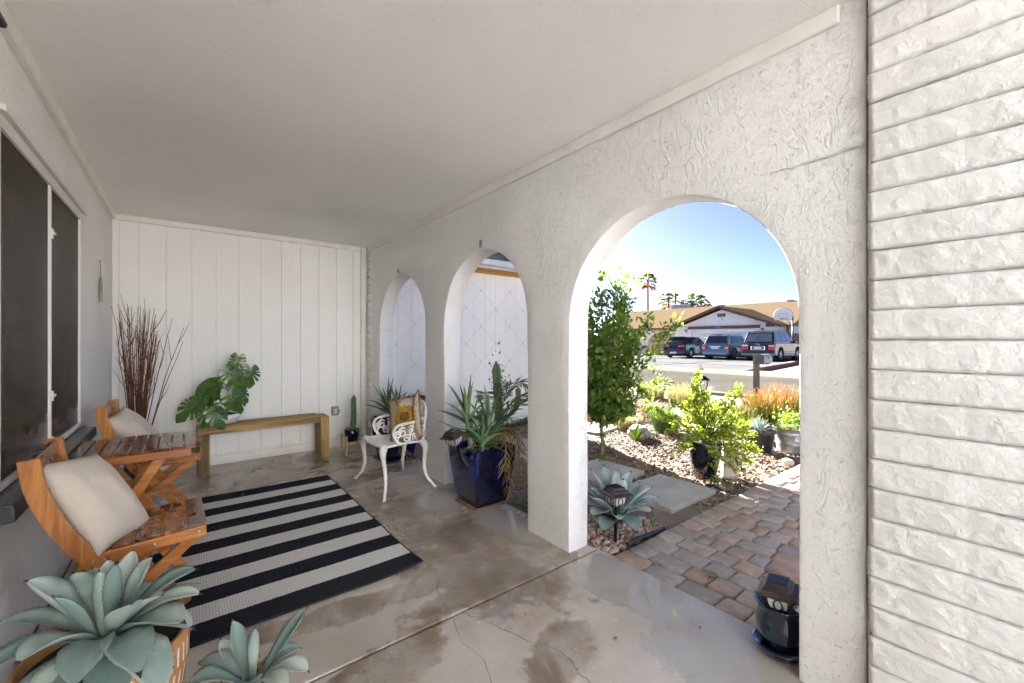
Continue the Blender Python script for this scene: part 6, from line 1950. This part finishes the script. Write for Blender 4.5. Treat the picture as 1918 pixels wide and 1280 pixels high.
far_tree((52, 38.5, 0), 2.4, 5.6, 5, 'round green tree far behind the hibiscus')
far_tree((42, 40, 0), 2.2, 4.6, 6, 'shorter tree beside the far house, behind the hibiscus')
far_tree((62, 29.6, 0), 1.0, 6.0, 8, 'small light green treetop just above the far roof ridge')

# ------------------------------------------------------------------ cars
def car(label, loc, L, W, H, belt, clear, paint, lower, roof, wheel_r, wheels, rear_rake, nose, tail, cabin, glass='glass_dark', rack=False, spare=False):
    """x forwards from the rear bumper; cabin = (x rear base, x rear top, x front top, x front base)"""
    t = thing('parked_car', label, 'car', loc, 0, 'cars parked in the far driveway')
    hw = W / 2
    # body side outline with wheel openings
    o = [(.06, clear + .08), (.0, clear + .25), (.02, belt * .62), tuple((.10 if not spare else .05, belt * .92)), (cabin[0], belt)]
    o += [(cabin[3], belt - .02), (L * .80, belt - .06), (L - .25, belt - .20), (L - .03, belt * .62), (L, clear + .2), (L - .1, clear + .05)]
    def arch_(xc): return [(xc + wheel_r * 1.16 * math.cos(a), max(clear, wheel_r + wheel_r * 1.16 * math.sin(a))) for a in [math.pi * i / 10 for i in range(11)]]
    f = arch_(wheels[1]); r_ = arch_(wheels[0])
    o += [(wheels[1] + wheel_r * 1.17, clear)] + f + [(wheels[1] - wheel_r * 1.17, clear), (wheels[0] + wheel_r * 1.17, clear)] + r_ + [(wheels[0] - wheel_r * 1.17, clear)]
    m = MB(); m.prism(o, 1, -hw, hw)
    m.build('body', paint, t, bevel=.055, seg=3, smooth=False, angle=40)
    # cabin
    ti = hw - .06; tt = hw - .20
    cb = MB(); z0 = belt - .03
    vs = [(cabin[0] - .02, -ti, z0), (cabin[0] - .02, ti, z0), (cabin[3], ti, z0), (cabin[3], -ti, z0), (cabin[1], -tt, H - .02), (cabin[1], tt, H - .02), (cabin[2], tt, H - .03), (cabin[2], -tt, H - .03)]
    cb.add(vs, [(0, 1, 2, 3), (4, 5, 6, 7), (0, 1, 5, 4), (1, 2, 6, 5), (2, 3, 7, 6), (3, 0, 4, 7)])
    cb.build('cabin', paint, t, bevel=.06, seg=3)
    V8 = [Vector(v) for v in vs]
    def quad(a, b, c, d, u0, u1, v0, v1, off, name, mat, du=0):
        def pt(u, v): return (a.lerp(b, u)).lerp(d.lerp(c, u), v)
        n = (b - a).cross(d - a).normalized()
        cen = (a + b + c + d) / 4; 
        if n.dot(cen - Vector((L * .5, 0, belt + .2))) < 0: n = -n
        P_ = [pt(u0, v0), pt(u1, v0), pt(u1 - du, v1), pt(u0 + du * .2, v1)]
        q = MB(); q.add([p + n * off for p in P_] + [p - n * .01 for p in P_], [(0, 1, 2, 3), (4, 5, 6, 7), (0, 1, 5, 4), (1, 2, 6, 5), (2, 3, 7, 6), (3, 0, 4, 7)])
        return q.build(name, mat, t, bevel=.004)
    quad(V8[0], V8[1], V8[5], V8[4], .07, .93, .14, .86, .008, 'rear_window', glass)
    quad(V8[3], V8[2], V8[6], V8[7], .06, .94, .08, .92, .008, 'windscreen', glass)
    for s_, (a, b, c, d) in ((-1, (V8[0], V8[3], V8[7], V8[4])), (1, (V8[1], V8[2], V8[6], V8[5]))):
        for (u0, u1, du) in ((.10, .33, .0), (.36, .60, .0), (.63, .93, .12)):
            quad(a, b, c, d, u0, u1, .12, .86, .008, 'side_window', glass, du)
    for s_ in (-1, 1):
        MB().box(cabin[3] - .32, cabin[3] - .12, s_ * (hw + .02) - .08, s_ * (hw + .02) + .08, belt - .02, belt + .13).build('mirror', paint, t, bevel=.03)
        for wx in wheels:
            w = MB(); w.lathe([(wheel_r * .62, -.11), (wheel_r * .94, -.11), (wheel_r, -.07), (wheel_r, .07), (wheel_r * .94, .11), (wheel_r * .62, .11)], 24)
            wh = w.build('wheel', 'tyre', t, (wx, s_ * (hw - .12), wheel_r), (R(90), 0, 0), smooth=True)
            rm = MB()
            rm.lathe([(wheel_r * .64, -s_ * .09 if s_ > 0 else .09), (wheel_r * .56, -s_ * .10)], 20, close=False)
            for k in range(5):
                a = 2 * math.pi * k / 5
                rm.bar((.03 * math.cos(a), .03 * math.sin(a), -s_ * .105), (wheel_r * .6 * math.cos(a), wheel_r * .6 * math.sin(a), -s_ * .10), .075, .02, (0, 0, 1))
            rm.lathe([(.07, -s_ * .118), (.07, -s_ * .09)], 12)
            rm.build('rim', 'rim', wh)
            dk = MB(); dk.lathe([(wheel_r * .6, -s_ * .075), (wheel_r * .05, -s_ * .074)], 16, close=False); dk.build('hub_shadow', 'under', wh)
    # rear details
    tail(t, L, W, H, belt, clear, hw)
    MB().box(.15, L - .15, -hw + .12, hw - .12, clear - .05, clear + .3).build('underbody', 'under', t)
    MB().box(L - .02, L + .012, -.55, .55, belt * .45, belt * .62).build('grille', 'black_plastic', t)
    for s_ in (-1, 1): MB().box(L - .16, L - .005, s_ * (hw - .25) - .18, s_ * (hw - .25) + .18, belt * .58, belt * .75).build('headlight', 'tail_clear', t, bevel=.02)
    MB().box(wheels[0] + wheel_r * 1.2, wheels[1] - wheel_r * 1.2, -hw - .012, hw + .012, clear + .02, clear + .16).build('side_skirt', lower, t, bevel=.02)
    for s_ in (-1, 1):
        for xx in ((cabin[0] + cabin[3]) * .45, cabin[3] - .75): MB().box(xx, xx + .16, s_ * (hw + .008) - .014, s_ * (hw + .008) + .014, belt - .17, belt - .13).build('door_handle', paint, t, bevel=.006)
    if rack:
        for s_ in (-1, 1):
            MB().tube([(cabin[1] + .1, s_ * (tt - .06), H - .01), (cabin[1] + .2, s_ * (tt - .06), H + .05), (cabin[2] - .2, s_ * (tt - .06), H + .05), (cabin[2] - .1, s_ * (tt - .06), H - .01)], .018, 6).build('roof_rail', 'black_plastic', t, smooth=True)
        for xx in (cabin[1] + .45, cabin[2] - .6): MB().tube([(xx, -tt + .06, H + .055), (xx, tt - .06, H + .055)], .014, 6).build('cross_bar', 'black_plastic', t)
    return t
def rear_common(t, belt, clear, hw, plate_z, paint):
    MB().box(-.055, .10, -hw + .06, hw - .06, clear + .10, clear + .30).build('bumper', paint, t, bevel=.03)
def tail1(t, L, W, H, belt, clear, hw):
    rear_common(t, belt, clear, hw, .5, 'car_black')
    for s_ in (-1, 1):
        MB().box(-.0, .12, s_ * (hw - .27) - .26, s_ * (hw - .27) + .26, belt * .76, belt * .88).build('tail_light', 'tail_red', t, rot=(R(s_ * 4), 0, 0), bevel=.02)
        MB().box(-.03, .05, s_ * (hw - .30) - .22, s_ * (hw - .30) + .22, clear + .25, clear + .32).build('reflector', 'tail_red', t, bevel=.01)
    MB().box(-.066, -.05, -.26, .26, clear + .14, clear + .27).build('number_plate', 'plate', t, bevel=.004)
    MB().box(-.01, .02, -hw + .5, hw - .5, belt * .60, belt * .70).build('plate_recess', 'black_plastic', t, bevel=.01)
    MB().box(.34, .62, -.58, .58, H - .03, H + .01).build('spoiler', 'car_black', t, bevel=.012)
def tail2(t, L, W, H, belt, clear, hw):
    rear_common(t, belt, clear, hw, .5, 'car_blue')
    for s_ in (-1, 1):
        l = MB().box(-.012, .14, s_ * (hw - .12) - .13, s_ * (hw - .12) + .13, belt * .62, belt * .94).build('tail_light', 'tail_red', t, bevel=.025)
        MB().box(-.020, .05, s_ * (hw - .12) - .10, s_ * (hw - .12) + .10, belt * .72, belt * .80).build('reverse_lens', 'tail_clear', l, bevel=.01)
    MB().box(-.004, .012, -.28, .28, belt * .68, belt * .81).build('number_plate', 'plate', t, bevel=.004)
    MB().box(-.012, .03, -.40, .40, belt * .84, belt * .88).build('trim_bar', 'chrome', t, bevel=.008)
    MB().bar((.16, -.1, belt + .06), (.19, .28, belt + .16), .02, .02).build('wiper', 'black_plastic', t)
    MB().box(.40, .46, -.16, .16, H - .05, H - .02).build('brake_light', 'tail_red', t)
def tail3(t, L, W, H, belt, clear, hw):
    MB().box(-.10, .14, -hw + .02, hw - .02, clear + .06, clear + .24).build('bumper', 'car_gold', t, bevel=.03)
    MB().box(-.115, .02, -hw + .10, hw - .10, clear + .242, clear + .272).build('bumper_step', 'black_plastic', t, bevel=.01)
    for s_ in (-1, 1):
        l = MB().box(-.02, .16, s_ * (hw - .20) - .19, s_ * (hw - .20) + .19, belt * .62, belt * .80).build('tail_light', 'tail_red', t, bevel=.02)
        MB().box(-.019, .10, s_ * (hw - .20) - .17, s_ * (hw - .20) + .17, belt * .805, belt * .875).build('reverse_lens', 'tail_clear', l, bevel=.015)
    MB().box(-.02, .01, -.42, .42, belt * .60, belt * .82).build('plate_frame', 'chrome', t, bevel=.03)
    MB().box(-.028, -.018, -.36, .36, belt * .62, belt * .80).build('plate_recess', 'car_green', t, bevel=.01)
    MB().box(-.036, -.027, -.22, .22, belt * .65, belt * .775).build('number_plate', 'plate', t, bevel=.004)
    m = MB(); m.tube([(-.015, .12 * math.cos(a), belt * .91 + .05 * math.sin(a)) for a in [2 * math.pi * i / 16 for i in range(17)]], .013, 6); m.tube([(-.015, .05, belt * .93), (-.015, -.01, belt * .885), (-.015, -.10, belt * .885)], .012, 6)
    m.build('emblem', 'chrome', t, smooth=True)
    MB().box(.30, .36, -.2, .2, H - .06, H - .03).build('brake_light', 'tail_red', t)
    MB().box(1.48, 3.32, -hw - .02, hw + .02, clear + .165, clear + .34).build('cladding', 'car_gold', t, bevel=.03)
car('black compact crossover parked furthest left in the far driveway', (28.9, 17.28, .045), 4.35, 1.86, 1.60, 1.02, .20, 'car_black', 'black_plastic', 0, .345, (.86, 3.45), 0, 0, tail1, (.18, .62, 2.35, 3.25))
car('steel blue sport utility car parked between the two dark cars', (28.8, 14.12, .045), 4.70, 1.83, 1.70, 1.05, .22, 'car_blue', 'car_blue', 0, .36, (.92, 3.65), 0, 0, tail2, (.14, .44, 2.55, 3.45), 'glass_dark', True)
car('large dark green sport utility car with gold lower trim beside the basketball hoop', (28.6, 11.30, .045), 4.90, 1.94, 1.86, 1.16, .27, 'car_green', 'car_gold', 0, .40, (.98, 3.82), 0, 0, tail3, (.10, .36, 2.65, 3.50), 'glass_light', True)
MB().box(0, .02, -.13, .13, .25, .62).build
ys = thing('yard_sign', 'small teal yard sign by the arched porch across the street', 'sign', (37.2, 23.35, 0))
MB().box(0, .02, -.14, .14, .45, .80).build('panel', 'blue_paint', ys); MB().tube([(.01, 0, -.05), (.01, 0, .45)], .012, 6).build('stake', 'steel', ys)
